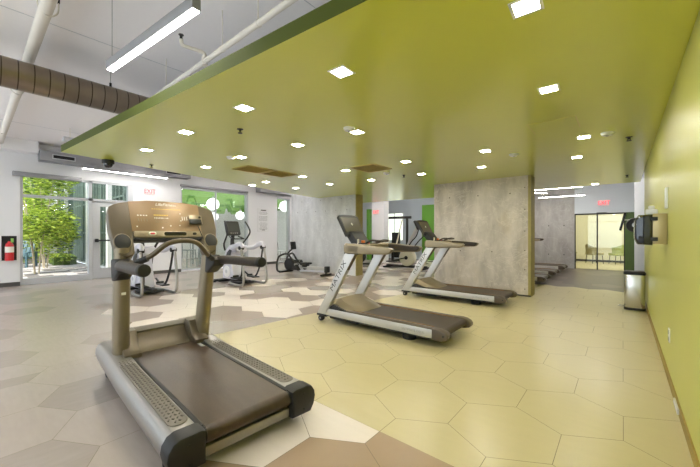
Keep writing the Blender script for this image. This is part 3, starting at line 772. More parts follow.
    nk = MB('charcoal'); nk.prism([(0.46, 1.14), (0.62, 1.14), (0.54, 1.22), (0.46, 1.32), (0.38, 1.34), (0.36, 1.26)], -0.15, 0.15, 'xz', 'charcoal', 0.015); nk.build('screen_neck', t)
    sc = MB('charcoal'); sc.prism([(-0.215, -0.015), (0.215, -0.015), (0.235, 0.31), (0.21, 0.335), (0.09, 0.348), (-0.09, 0.348), (-0.21, 0.335), (-0.235, 0.31)], -0.05, 0.0, 'xy', 'charcoal', 0.012, 3); sc.xform(TS); scr = sc.build('screen', t)
    sf = MB('screen_tan'); sf.prism(rrect(0.40, 0.245, 0.012, 3, 0, 0.172), 0.0, 0.003, 'xy', 'screen_tan'); sf.xform(TS); sf.build('display', scr)
    lg = MB('print_white'); lg.prism([(0.0, 0.205), (0.022, 0.178), (0.0, 0.151), (-0.022, 0.178)], 0.003, 0.004, 'xy', 'print_white'); lg.xform(TS); lg.build('logo_mark', scr)
    ky = MB('black'); ky.prism(rrect(0.38, 0.03, 0.008, 3, 0, 0.018), 0.0, 0.006, 'xy', 'black'); ky.xform(TS); ky.build('key_row', scr)
    return t
T1 = make_silver_treadmill('silver treadmill with slanted masts in the middle of the room on olive tiles', (-3.53, 3.84, 0))
T2 = copy_tree(T1); T2.location = (-3.58, 6.37, 0); T2['label'] = 'silver treadmill directly in front of the right free-standing concrete wall'
for y, lab in ((9.75, 'treadmill end showing past the right concrete wall, nearest of the three'), (11.35, 'treadmill end behind the right concrete wall, middle of the three'),
               (13.25, 'treadmill end farthest back, close to the dark concrete back wall')):
    T = copy_tree(T1); T.location = (-3.52, y, 0); T['label'] = lab

# ------------------------------------------------------------------ ellipticals near the left wall
def make_elliptical(label, loc, rz=0.0):
    t = thing('elliptical_machine', label, 'elliptical machine', loc, rz, 'elliptical machines by the window wall')
    b = MB('charcoal')
    b.b2((-0.72, -0.05, 0.05), (0.35, 0.05, 0.12), 'charcoal', 0.01); b.tube([(-0.74, -0.34, 0.05), (-0.74, 0.34, 0.05)], 0.035, 'charcoal')
    for y in (-0.34, 0.34): b.cyl((-0.74, y, 0), (-0.74, y, 0.05), 0.035, 'black', 12)
    b.tube([(-0.60, -0.30, 0.045), (-0.60, 0.30, 0.045)], 0.03, 'charcoal'); b.b2((-0.2, -0.22, 0.03), (0.25, 0.22, 0.07), 'black', 0.01)
    b.build('base_frame', t)
    s = MB('lilac_plastic')
    pr = [(-0.66, 0.10), (-0.66, 0.42), (-0.60, 0.68), (-0.48, 0.88), (-0.34, 0.99), (-0.16, 1.02), (-0.02, 0.97), (0.03, 0.86), (-0.03, 0.80), (-0.12, 0.82), (-0.22, 0.80), (-0.25, 0.66), (-0.17, 0.40), (-0.10, 0.10)]
    s.prism(pr, -0.16, 0.16, 'xz', 'lilac_plastic', 0.03, 3); sh = s.build('shroud', t)
    for sg in (1, -1):
        c = MB('charcoal'); c.prism([(-0.50, 0.62), (-0.42, 0.80), (-0.30, 0.88), (-0.16, 0.90), (-0.24, 0.74), (-0.30, 0.56)], sg * 0.160, sg * 0.172, 'xz', 'charcoal', 0.004); c.build('side_cover', sh)
        d = MB('white_plastic'); d.cyl((-0.42, sg * 0.16, 0.30), (-0.42, sg * 0.185, 0.30), 0.15, 'white_plastic', 28, bevel=0.01)
        d.cyl((-0.42, sg * 0.184, 0.30), (-0.42, sg * 0.19, 0.30), 0.05, 'alu', 20); d.build('flywheel_cover', sh)
    m = MB('charcoal'); m.tube([(-0.42, 0, 0.88), (-0.44, 0, 1.12), (-0.38, 0, 1.34)], [0.06, 0.05, 0.045], 'charcoal', 14, smooth=4); m.build('mast', t)
    tl = 0.35; ex = Vector((0, 1, 0)); et = Vector((-math.sin(tl), 0, math.cos(tl))); en = ex.cross(et)
    TS = Matrix.Translation(Vector((-0.33, 0, 1.26))) @ Matrix((ex, et, en)).transposed().to_4x4()
    k = MB('charcoal'); k.prism(rrect(0.40, 0.40, 0.05, 5, 0, 0.20), -0.07, 0.0, 'xy', 'charcoal', 0.015, 3); k.xform(TS); scr = k.build('console', t)
    k = MB('screen'); k.prism(rrect(0.33, 0.25, 0.015, 4, 0, 0.235), 0.0, 0.004, 'xy', 'screen'); k.xform(TS); k.build('display', scr)
    k = MB('silver')
    for i in range(4): k.prism(rrect(0.03, 0.03, 0.012, 3, -0.09 + 0.06 * i, 0.055), 0.0, 0.006, 'xy', 'silver')
    k.xform(TS); k.build('buttons', scr)
    f = MB('black'); f.tube([(-0.36, -0.13, 1.22), (-0.16, -0.16, 1.17), (-0.09, -0.10, 1.16), (-0.09, 0.10, 1.16), (-0.16, 0.16, 1.17), (-0.36, 0.13, 1.22)], 0.016, 'black', 10, smooth=4); f.build('fixed_grip', t)
    for sg in (1, -1):
        y = sg * 0.27
        a = MB('charcoal')
        a.tube([(-0.42, sg * 0.22, 0.86), (-0.38, y, 1.02), (-0.20, sg * 0.31, 1.20), (-0.10, sg * 0.32, 1.34), (-0.16, sg * 0.31, 1.48), (-0.30, sg * 0.30, 1.62)], [0.024, 0.024, 0.022, 0.021, 0.021, 0.021], 'charcoal', 12, smooth=5)
        a.build('moving_arm', t)
        g = MB('lilac_plastic')
        g.tube([(-0.14, sg * 0.20, 0.93), (0.10, sg * 0.29, 0.93), (0.32, sg * 0.31, 1.01), (0.46, sg * 0.31, 1.03), (0.52, sg * 0.31, 0.94)], [0.045, 0.045, 0.05, 0.06, 0.05], 'lilac_plastic', 14, smooth=4, flat=1.25)
        g.build('rear_arm', t)
        h = MB('black'); h.cyl((0.50, sg * 0.25, 0.95), (0.50, sg * 0.37, 0.95), 0.05, 'black', 16, bevel=0.01); h.build('rear_pivot', t)
        w = MB('silver')
        w.tube([(0.52, sg * 0.33, 0.93), (0.60, sg * 0.33, 0.55), (0.64, sg * 0.33, 0.20), (0.60, sg * 0.33, 0.07), (0.48, sg * 0.33, 0.035), (0.15, sg * 0.33, 0.035), (-0.10, sg * 0.28, 0.04), (-0.22, sg * 0.18, 0.05)], 0.028, 'silver', 12, smooth=6)
        w.build('floor_loop', t)
        p = MB('charcoal')
        p.tube([(0.50, sg * 0.30, 0.90), (0.47, sg * 0.26, 0.55), (0.36, sg * 0.22, 0.25), (0.18, sg * 0.20, 0.17), (-0.15, sg * 0.20, 0.22 + 0.06 * sg)], 0.022, 'charcoal', 10, smooth=5); pa = p.build('pedal_arm', t)
        q = MB('black'); q.b2((0.05, sg * 0.20 - 0.08, 0.17), (0.40, sg * 0.20 + 0.08, 0.20), 'black', 0.012); q.b2((0.05, sg * 0.20 - 0.08, 0.19), (0.08, sg * 0.20 + 0.08, 0.24), 'black', 0.008); q.build('pedal', pa)
    return t
E1 = make_elliptical('white and black elliptical trainer by the green lounge window, right of the arched console', (-7.60, 4.66, 0))
E2 = copy_tree(E1); E2.location = (-7.95, 2.62, 0); E2['label'] = 'elliptical trainer partly hidden behind the big champagne treadmill console'

# ------------------------------------------------------------------ rower in front of the left concrete wall
t = thing('rowing_machine', 'low black rowing machine with long silver rail before the left concrete wall', 'rowing machine', (-7.95, 7.12, 0), math.radians(4))
a = MB('charcoal')
for sg in (1, -1): a.tube([(-0.80, sg * 0.22, 0.03), (-1.00, sg * 0.22, 0.06), (-1.02, sg * 0.22, 0.30), (-0.94, sg * 0.20, 0.52), (-0.72, sg * 0.15, 0.62), (-0.58, sg * 0.12, 0.60), (-0.40, sg * 0.10, 0.42), (-0.15, sg * 0.10, 0.24)], 0.032, 'charcoal', 12, smooth=5)
a.tube([(-0.80, -0.30, 0.03), (-0.80, 0.30, 0.03)], 0.03, 'charcoal'); a.build('front_frame', t)
f = MB('black'); f.cyl((-0.62, -0.09, 0.27), (-0.62, 0.09, 0.27), 0.20, 'black', 28, bevel=0.02)
f.prism([(-0.70, 0.12), (-0.30, 0.10), (-0.25, 0.26), (-0.40, 0.42), (-0.66, 0.46)], -0.08, 0.08, 'xz', 'charcoal', 0.02); f.build('flywheel_housing', t)
s = MB('charcoal'); s.tube([(-0.76, 0, 0.60), (-0.62, 0, 0.72), (-0.50, 0, 0.80)], 0.028, 'charcoal', 10); s.build('monitor_arm', t)
s = MB('black'); s.box((-0.47, 0, 0.90), (0.06, 0.22, 0.26), 'black', Matrix.Rotation(-0.15, 3, 'Y'), 0.02); s.build('monitor', t)
for sg in (1, -1):
    s = MB('charcoal'); s.box((-0.16, sg * 0.15, 0.25), (0.05, 0.12, 0.34), 'charcoal', Matrix.Rotation(-0.7, 3, 'Y'), 0.01); fp = s.build('foot_plate', t)
    s = MB('print_grey'); s.box((-0.19, sg * 0.15, 0.30), (0.055, 0.13, 0.05), 'print_grey', Matrix.Rotation(-0.7, 3, 'Y'), 0.004); s.build('strap', fp)
s = MB('black'); s.tube([(-0.30, -0.24, 0.40), (-0.27, 0, 0.42), (-0.30, 0.24, 0.40)], 0.018, 'black', 10, smooth=4); s.build('pull_handle', t)
s = MB('black'); s.box((0.10, 0, 0.335), (0.30, 0.30, 0.06), 'black', None, 0.025, 3); s.b2((0.0, -0.07, 0.22), (0.20, 0.07, 0.32), 'charcoal', 0.01); s.build('seat', t)
s = MB('silver_white'); s.b2((-0.25, -0.045, 0.175), (0.98, 0.045, 0.255), 'silver_white', 0.01); s.build('seat_rail', t)
s = MB('lilac_plastic'); s.tube([(-0.15, 0, 0.085), (0.95, 0, 0.12)], 0.03, 'lilac_plastic', 10); s.build('lower_beam', t)
s = MB('black'); s.b2((0.94, -0.07, 0.10), (1.06, 0.07, 0.29), 'black', 0.012); s.tube([(0.96, -0.24, 0.03), (0.96, 0.24, 0.03)], 0.03, 'black'); s.b2((0.94, -0.03, 0.03), (0.99, 0.03, 0.12), 'black'); s.build('rear_foot', t)

# ------------------------------------------------------------------ machines seen between the concrete walls
t = thing('elliptical_machine', 'elliptical trainer with big round cream cover seen between the concrete walls', 'elliptical machine', (-6.28, 10.7, 0), 0, None)
s = MB('cream_plastic'); s.cyl((0.12, -0.12, 0.40), (0.12, 0.12, 0.40), 0.31, 'cream_plastic', 36, bevel=0.03); d = s.build('disc_cover', t)
s = MB('charcoal'); s.cyl((0.12, -0.135, 0.40), (0.12, -0.118, 0.40), 0.07, 'charcoal', 20); s.build('hub', d)
s = MB('charcoal'); s.b2((-0.8, -0.06, 0.03), (0.9, 0.06, 0.12), 'charcoal', 0.01); s.b2((-0.8, -0.3, 0.0), (-0.7, 0.3, 0.06), 'black', 0.01); s.b2((0.8, -0.3, 0.0), (0.9, 0.3, 0.06), 'black', 0.01); s.build('base_frame', t)
s = MB('silver'); s.tube([(-0.05, 0, 0.5), (0.20, 0, 0.95), (0.52, 0, 1.50)], 0.07, 'silver_white', 12, smooth=4); s.build('mast', t)
s = MB('charcoal'); s.box((0.56, 0, 1.60), (0.07, 0.40, 0.36), 'charcoal', Matrix.Rotation(-0.45, 3, 'Y'), 0.02); s.build('console', t)
for sg in (1, -1):
    s = MB('black'); s.tube([(0.15, sg * 0.22, 0.65), (0.42, sg * 0.26, 1.0), (0.62, sg * 0.27, 1.2), (0.72, sg * 0.27, 1.45)], 0.02, 'black', 10, smooth=4); s.build('moving_arm', t)
    s = MB('black'); s.b2((-0.65, sg * 0.22 - 0.08, 0.22), (-0.25, sg * 0.22 + 0.08, 0.26), 'black', 0.01); s.tube([(-0.6, sg * 0.2, 0.22), (0.1, sg * 0.2, 0.40)], 0.02, 'charcoal'); s.build('pedal', t)
t = thing('exercise_bike', 'dark exercise bike far back between the two concrete walls', 'exercise bike', (-8.05, 10.6, 0), 0.5)
s = MB('charcoal'); s.tube([(-0.5, -0.25, 0.04), (-0.5, 0.25, 0.04)], 0.03); s.tube([(0.5, -0.25, 0.04), (0.5, 0.25, 0.04)], 0.03); s.tube([(-0.5, 0, 0.06), (0.5, 0, 0.06)], 0.04); s.tube([(0.25, 0, 0.08), (0.32, 0, 0.85)], 0.035); s.tube([(-0.35, 0, 0.1), (-0.48, 0, 1.05)], 0.035); s.build('frame', t)
s = MB('black'); s.cyl((-0.25, -0.06, 0.36), (-0.25, 0.06, 0.36), 0.26, 'black', 28, bevel=0.02); s.build('flywheel', t)
s = MB('black'); s.box((0.33, 0, 0.90), (0.27, 0.20, 0.07), 'black', None, 0.03, 3); s.build('saddle', t)
s = MB('black'); s.tube([(-0.35, -0.22, 1.12), (-0.50, -0.2, 1.08), (-0.52, 0, 1.06), (-0.50, 0.2, 1.08), (-0.35, 0.22, 1.12)], 0.02, 'black', 10, smooth=4); s.build('handlebar', t)
s = MB('screen'); s.box((-0.56, 0, 1.22), (0.05, 0.24, 0.18), 'screen', Matrix.Rotation(-0.3, 3, 'Y'), 0.015); s.build('console', t)
t = thing('cable_machine', 'tall dark cable weight machine before the far back window', 'weight machine', (-8.35, 13.4, 0), 0.2)
s = MB('black')
for x in (-0.55, 0.55): s.b2((x - 0.05, -0.05, 0), (x + 0.05, 0.05, 2.05), 'charcoal', 0.01); s.b2((x - 0.06, -0.45, 0), (x + 0.06, 0.45, 0.07), 'charcoal', 0.01)
s.b2((-0.75, -0.06, 2.0), (0.75, 0.06, 2.12), 'charcoal', 0.01); s.build('frame', t)
s = MB('black'); s.b2((-0.18, -0.12, 0.15), (0.18, 0.12, 1.35), 'black', 0.01); s.build('weight_stack', t)
s = MB('cream_plastic'); s.tube([(-0.45, -0.4, 1.95), (-0.15, -0.5, 0.9)], 0.03, 'cream_plastic'); s.tube([(0.45, -0.4, 1.95), (0.2, -0.5, 0.8)], 0.03, 'cream_plastic'); s.build('press_arm', t)
s = MB('black'); s.box((0, -0.45, 0.50), (0.32, 0.4, 0.08), 'black', None, 0.02); s.b2((-0.05, -0.5, 0), (0.05, -0.4, 0.46), 'charcoal'); s.build('seat', t)
o = MB('white_paint'); o.b2((-8.76, 12.0, 0), (-8.12, 12.4, ZC)); o = struct(o, 'column_1')
o = MB('white_paint'); o.b2((0.25, 11.9, 0), (0.46, 12.1, ZC), 'white_paint', 0.004); o = struct(o, 'column_2')
o = MB('bright_green'); o.b2((-9.75, 12.9, 0), (-9.58, 13.1, 2.5), 'bright_green'); struct(o, 'column_3')

# ------------------------------------------------------------------ right wall: bin, dispenser, outlet, plate, screens
t = thing('trash_can', 'shiny steel pedal bin with black lid against the green wall', 'trash can', (0.155, 7.42, 0), 0)
s = MB('steel'); s.prism(rrect(0.275, 0.27, 0.07, 8, 0, 0), 0.04, 0.60, 'xy', 'steel', 0.004); body = s.build('body', t)
s = MB('black'); s.prism(rrect(0.29, 0.285, 0.075, 8, 0, 0), 0.60, 0.64, 'xy', 'black', 0.008); s.prism(rrect(0.27, 0.265, 0.07, 8, 0, 0), 0.64, 0.655, 'xy', 'black', 0.006); s.build('lid', t)
s = MB('black'); s.prism(rrect(0.285, 0.28, 0.07, 8, 0, 0), 0.0, 0.04, 'xy', 'black', 0.004); s.build('base', t)
s = MB('steel'); s.box((-0.17, -0.05, 0.05), (0.10, 0.07, 0.012), 'steel', None, 0.004); s.build('pedal', t)
# dispenser: steel back box, smoky cover
t = thing('towel_dispenser', 'wall dispenser with smoky black cover above the steel bin', 'towel dispenser', (0.315, 4.30, 1.20), 0)
s = MB('tan_metal'); s.b2((-0.10, -0.15, 0.0), (0, 0.15, 0.285), 'tan_metal', 0.006); s.build('back_box', t)
s = MB('smoke_plastic'); s.prism([(-0.10, -0.010), (-0.205, -0.005), (-0.228, 0.05), (-0.228, 0.23), (-0.20, 0.275), (-0.10, 0.28)], -0.155, 0.155, 'xz', 'smoke_plastic', 0.02, 3); s.build('cover', t)
for z in (0.03, 0.22): s = MB('black'); s.b2((-0.115, -0.162, z), (-0.065, -0.148, z + 0.035), 'black', 0.004); s.build('latch', t)
o = MB('tan_metal'); o.prism(rrect(0.09, 0.07, 0.02, 4), 0.0, 0.05, 'xy', 'white_plastic', 0.012); o.prism(rrect(0.05, 0.05, 0.02, 4), 0.05, 0.085, 'xy', 'white_plastic', 0.012)
o.xform(Matrix.Translation((0.215, 4.30, 1.4865))); tag(o.build('air_freshener', loc=(0.215, 4.30, 1.4865)), 'small white air freshener on top of the wall dispenser', 'air freshener')
t = thing('wall_outlet', 'white power outlet low on the green wall', 'wall outlet', (0.315, 3.97, 0.41), 0)
s = MB('white_plastic'); s.b2((-0.008, -0.037, -0.06), (0, 0.037, 0.06), 'white_plastic', 0.002); s.build('cover_plate', t)
s = MB('print_grey')
for z in (-0.03, 0.03): s.b2((-0.010, -0.015, z - 0.017), (-0.007, 0.015, z + 0.017), 'print_grey')
s.build('socket', t)
o = MB('white_plastic'); o.b2((0.297, 4.10, 1.53), (0.315, 4.19, 1.72), 'white_plastic', 0.004); tag(o.build('wall_plate', loc=(0.315, 4.145, 1.53)), 'slim white wall plate on the green wall above the dispenser', 'wall plate')
o = MB('white_plastic'); o.b2((0.293, 3.24, 0.02), (0.305, 3.46, 0.06), 'white_plastic', 0.004); tag(o.build('cable_cover', loc=(0.30, 3.35, 0.02)), 'small white cable cover on the baseboard of the green wall', 'cable cover')
# wall screens beyond the end of the green wall
t = thing('television', 'black flat television on a tilted arm near the far glass doors', 'television', (0.0, 11.0, 1.60), 0)
s = MB('black_gloss'); s.box((0.0, 0, 0), (0.05, 0.75, 0.46), 'black_gloss', Matrix.Rotation(0.22, 3, 'Y'), 0.008); s.build('screen', t)
s = MB('white_plastic'); s.tube([(0.02, 0, 0.05), (0.25, 0, 0.05), (0.55, 0, 0.1)], 0.02, 'pipe_white', 10); s.build('bracket', t)
t = thing('wall_fan', 'dark round wall fan between the television and the smoky dispenser', 'fan', (0.20, 9.2, 1.48), 0)
s = MB('charcoal'); s.lathe([(0.0, -0.05), (0.14, -0.05), (0.155, -0.02), (0.155, 0.02), (0.14, 0.05), (0.0, 0.05)], (0, 0, 0), 'charcoal', 28, Matrix.Rotation(PI / 2, 4, 'X') @ Matrix.Rotation(0.0, 4, 'Z')); s.build('housing', t)
s = MB('alu'); s.lathe([(0.0, -0.052), (0.05, -0.056), (0.05, 0.0), (0.0, 0.0)], (0, 0, 0.0), 'alu', 20, Matrix.Rotation(-PI / 2, 4, 'X') @ Matrix.Translation((0, 0, -0.0))); s.build('hub', t)
s = MB('black'); s.b2((0.10, -0.03, -0.03), (0.355, 0.03, 0.03), 'black', 0.006); s.build('bracket', t)

# ------------------------------------------------------------------ left wall items
t = thing('fire_extinguisher_cabinet', 'recessed white cabinet on the left wall left of the glass door', 'extinguisher cabinet', (XL, 0.73, 0.60), 0)
s = MB('white_plastic')
for lo, hi in (((0, -0.17, 0), (0.02, -0.13, 0.68)), ((0, 0.13, 0), (0.02, 0.17, 0.68)), ((0, -0.13, 0), (0.02, 0.13, 0.04)), ((0, -0.13, 0.64), (0.02, 0.13, 0.68))): s.b2(lo, hi, 'white_plastic')
s.build('frame', t)
s = MB('charcoal'); s.b2((0.001, -0.13, 0.04), (0.006, 0.13, 0.64), 'charcoal'); s.build('back_panel', t)
t = thing('fire_extinguisher', 'red fire extinguisher with white label inside the wall cabinet', 'fire extinguisher', (XL + 0.087, 0.73, 0.641), 0)
s = MB('red'); s.lathe([(0.0, 0.0), (0.072, 0.0), (0.078, 0.02), (0.078, 0.36), (0.06, 0.42), (0.028, 0.45), (0.028, 0.47), (0, 0.47)], (0, 0, 0), 'red', 24); s.build('cylinder', t)
s = MB('print_white'); s.tube([(0, 0, 0.20), (0, 0, 0.34)], 0.0795, 'print_white', 24); s.build('paper_label', t)
s = MB('black'); s.b2((-0.02, -0.03, 0.47), (0.02, 0.09, 0.49), 'black', 0.003); s.b2((-0.012, -0.02, 0.50), (0.012, 0.09, 0.515), 'black', 0.003); s.tube([(0, -0.03, 0.48), (0.02, -0.10, 0.44), (0.03, -0.10, 0.25)], 0.012, 'black', 8, smooth=4); s.build('valve_handle', t)
s = MB('lime'); s.b2((0.03, 0.02, 0.44), (0.034, 0.07, 0.54), 'lime'); s.build('tag', t)
def exit_sign(label, origin, right, up, w=0.32, h=0.19):
    right, up = Vector(right), Vector(up); n = right.cross(up); O = Vector(origin)
    T = Matrix((right, up, n)).transposed().to_4x4()
    t = thing('exit_sign', label, 'exit sign', O, 0, 'exit signs')
    s = MB('exit_face'); s.prism(rrect(w, h, 0.012, 3), 0.0, 0.035, 'xy', 'exit_face', 0.004); s.xform(T); b = s.build('housing', t)
    text('lettering', 'EXIT', h * 0.98, n * 0.036, right, up, 'exit_red', t, sx=0.82)
    return t
exit_sign('red EXIT sign on the white left wall beside the glass door', (XL, 3.81, 2.63), (0, 1, 0), (0, 0, 1), 0.30, 0.20)
exit_sign('red EXIT sign above the far glass doors', (-0.51, YB, 2.38), (1, 0, 0), (0, 0, 1), 0.26, 0.21)
exit_sign('red EXIT sign on the pale column between the concrete walls', (-8.52, 12.0, 2.26), (1, 0, 0), (0, 0, 1), 0.28, 0.2)
t = thing('wall_sign', 'pale notice board with lines of text on the white pier', 'sign', (XL, 8.07, 1.86), 0)
s = MB('white_plastic'); s.b2((0, -0.285, -0.49), (0.012, 0.285, 0.49), 'white_plastic', 0.004); s.b2((0.012, -0.26, -0.465), (0.014, 0.26, 0.465), 'white_plastic'); s.build('board', t)
rg = random.Random(4); s = MB('print_grey')
s.b2((0.014, -0.13, 0.385), (0.0155, 0.13, 0.425), 'print_dark')
for k in range(17):
    if k in (3, 9): continue
    z = 0.33 - k * 0.045; wd = 0.16 + 0.06 * rg.random()
    for q in range(5):
        y0 = -wd + q * wd * 0.4; s.b2((0.014, y0, z - 0.008), (0.0155, y0 + wd * (0.28 + 0.08 * rg.random()), z + 0.008), 'print_grey')
s.b2((0.014, -0.08, -0.43), (0.0155, 0.08, -0.405), 'print_dark'); s.build('printed_text', t)
# grey duct with slot vents, roller shade box, linear lamp along the left wall
t = thing('air_duct', 'grey wall duct with slot grilles above the glass entrance door', 'duct', (XL + 0.012, 1.24, 3.14), 0)
s = MB('duct_grey'); s.b2((0, 0, 0), (0.34, 3.7, 0.26), 'duct_grey', 0.008); s.build('casing', t)
for y in (0.25, 2.95):
    s = MB('black'); s.b2((0.338, y, 0.09), (0.345, y + 0.42, 0.17), 'black'); s.b2((0.34, y - 0.02, 0.07), (0.343, y + 0.44, 0.19), 'alu'); s.build('slot_grille', t)
o = MB('duct_grey'); o.b2((XL + 0.012, 7.7, 2.98), (XL + 0.34, 10.5, 3.24), 'duct_grey', 0.008); tag(o.build('air_duct', loc=(XL, 7.7, 2.98)), 'short grey wall duct above the notice board', 'duct')
o = MB('duct_grey'); o.b2((XL, 0.78, 2.72), (XL + 0.13, 2.10, 2.83), 'duct_grey', 0.006); tag(o.build('roller_shade_box', loc=(XL, 0.78, 2.72)), 'grey roller shade housing over the fixed glass beside the door', 'shade housing')
o = MB('duct_grey'); o.b2((XL, 4.74, 2.90), (XL + 0.10, 7.30, 2.97), 'duct_grey', 0.006); tag(o.build('roller_shade_box', loc=(XL, 4.74, 2.90)), 'slim grey shade housing over the green lounge window', 'shade housing')

# ------------------------------------------------------------------ lamps and ceiling fittings
def linear_lamp(label, a, b, wd, ht, strength=None, group='linear bar lamps', wires=(), zt=ZC, upl=False):
    a, b = Vector(a), Vector(b); d = (b - a); L = d.length; ang = math.atan2(d.y, d.x)
    t = thing('linear_lamp', label, 'lamp', (a + b) / 2, ang, group)
    s = MB('duct_grey'); s.b2((-L / 2, -wd / 2, 0.006), (L / 2, wd / 2, ht), 'duct_grey', 0.003); s.build('housing', t)
    s = MB('bar_white'); s.b2((-L / 2 + 0.008, -wd / 2 + 0.008, 0.0), (L / 2 - 0.008, wd / 2 - 0.008, 0.007), 'bar_white'); s.build('diffuser', t)
    if upl:
        s = MB('tube_white'); s.b2((-L / 2 + 0.03, -wd / 2 + 0.012, ht), (L / 2 - 0.03, wd / 2 - 0.012, ht + 0.004), 'bar_white'); s.build('fill_uplight', t)  # glowing top strip added to brighten the high ceiling
    for x in wires:
        s = MB('print_grey'); s.cyl((x * L / 2, 0, ht), (x * L / 2, 0, zt - a.z), 0.003, 'print_grey', 6); s.build('hanging_wire', t)
    return t
linear_lamp('white linear lamp hanging on wires at upper left', (-3.82, 0.92, 2.88), (-2.31, 1.064, 2.88), 0.065, 0.09, wires=(-0.93, 0.93))
linear_lamp('long linear lamp under the grey duct above the entrance door', (-11.0, 2.05, 3.03), (-11.0, 4.15, 3.03), 0.06, 0.12, wires=(-0.9, 0.9))
linear_lamp('far linear lamp slanting across the view, left of the far exit sign', (-3.2, 12.4, 2.75), (-2.1, 13.6, 2.75), 0.05, 0.06, wires=(-0.9, 0.9))
linear_lamp('far linear lamp hung highest behind the right concrete wall', (-2.3, 11.6, 2.66), (-0.9, 11.6, 2.66), 0.035, 0.05, wires=(-0.9, 0.9))
linear_lamp('far linear lamp hung lowest in front of the dark concrete wall', (-2.4, 13.8, 2.62), (-1.0, 13.8, 2.62), 0.04, 0.05, wires=(-0.9, 0.9))
linear_lamp('linear lamp behind the left concrete wall, seen over the treadmill screens', (-8.0, 12.9, 2.9), (-6.2, 12.9, 2.9), 0.08, 0.08, wires=(-0.9, 0.9), upl=True)
# unseen bar lamps added behind the camera to brighten the room
for k, (x, y) in enumerate(((-1.2, -1.0), (-4.2, -1.0), (-7.4, -1.2), (-10.0, -1.2))):
    linear_lamp(['added fill lamp behind the viewpoint, close to the green wall', 'added fill lamp behind the viewpoint, second from the green wall', 'added fill lamp behind the viewpoint, third from the green wall', 'added fill lamp behind the viewpoint, nearest the left wall'][k],
                (x - 0.75, y, 2.95), (x + 0.75, y, 2.95), 0.065, 0.09, wires=(-0.93, 0.93), upl=True)
for x, y, lab in ((-9.4, 3.6, 'added hidden lamp over the ellipticals, nearer the entrance door'), (-9.4, 6.2, 'added hidden lamp over the ellipticals, nearer the rowing machine'), (-10.1, 9.5, 'added hidden lamp beside the narrow glazed opening'),
                  (-3.4, 10.9, 'added hidden lamp over the treadmill ends behind the right concrete wall'), (-7.4, 10.9, 'added hidden lamp just behind the left concrete wall'), (-0.9, 10.9, 'added hidden lamp behind the back edge of the green ceiling'), (-0.9, 12.4, 'added hidden lamp high up before the far glass doors')):
    linear_lamp(lab, (x - 1.2, y, 3.25), (x + 1.2, y, 3.25), 0.09, 0.09, wires=(-0.93, 0.93), upl=True)  # lamps hidden by the lowered ceiling, added to brighten the walls

LAMPS = [((-0.39, 1.91), 'nearest square ceiling light, at the top edge of the picture'),
 ((-1.60, 1.81), 'second square light of the front row, counted from the green wall'),
 ((-2.77, 1.73), 'third square light of the front row, above the champagne treadmill'),
 ((-3.96, 1.70), 'fourth square light of the front row, counted from the green wall'),
 ((-5.24, 1.70), 'last square light of the front row, next to the dome camera'),
 ((-0.47, 3.13), 'square light of the second row nearest the green wall'),
 ((-2.41, 3.00), 'square light of the second row beside a smoke detector'),
 ((-3.37, 2.92), 'square light of the second row above the middle treadmill'),
 ((-4.59, 2.81), 'square light of the second row just before the double air grille'),
 ((-5.76, 2.82), 'square light of the second row at the far left before the window wall'),
 ((-0.37, 4.97), 'square light with detector beside it, third row by the green wall'),
 ((-1.53, 4.88), 'square light of the third row left of a round detector'),
 ((-1.95, 6.02), 'square light just in front of the right concrete wall top'),
 ((-0.55, 6.19), 'square light of the fourth row near the green wall'),
 ((-0.51, 9.85), 'farthest square light at the back edge of the green ceiling'),
 ((-2.77, 4.75), 'square light right of the single air grille'),
 ((-3.11, 5.95), 'square light above the treadmill by the concrete wall'),
 ((-4.04, 4.69), 'square light left of the single air grille'),
 ((-5.16, 4.60), 'square light at the right tip of the double air grille'),
 ((-4.32, 5.89), 'square light behind the single air grille'),
 ((-5.44, 5.72), 'square light in front of the left concrete wall, right one of two'),
 ((-6.37, 4.54), 'square light behind the double air grille'),
 ((-6.60, 5.65), 'square light in front of the left concrete wall, left one of two'),
 ((-7.05, 4.62), 'square light at the left rim of the green ceiling')]
lm_proto = None
for (x, y), lab in LAMPS:
    if lm_proto is None:
        t = thing('recessed_light', lab, 'ceiling light', (x, y, ZS), 0.05, 'square recessed lights in the green ceiling')
        s = MB('white_plastic')
        for lo, hi in (((-0.075, -0.075, -0.004), (0.075, -0.058, 0.0)), ((-0.075, 0.058, -0.004), (0.075, 0.075, 0.0)), ((-0.075, -0.058, -0.004), (-0.058, 0.058, 0.0)), ((0.058, -0.058, -0.004), (0.075, 0.058, 0.0))): s.b2(lo, hi, 'white_plastic')
        s.build('trim_frame', t)
        s = MB('lamp_white'); s.b2((-0.058, -0.058, -0.003), (0.058, 0.058, -0.001), 'lamp_white'); s.build('lens', t)
        lm_proto = t
    else:
        c = copy_tree(lm_proto); c.location = (x, y, ZS); c['label'] = lab

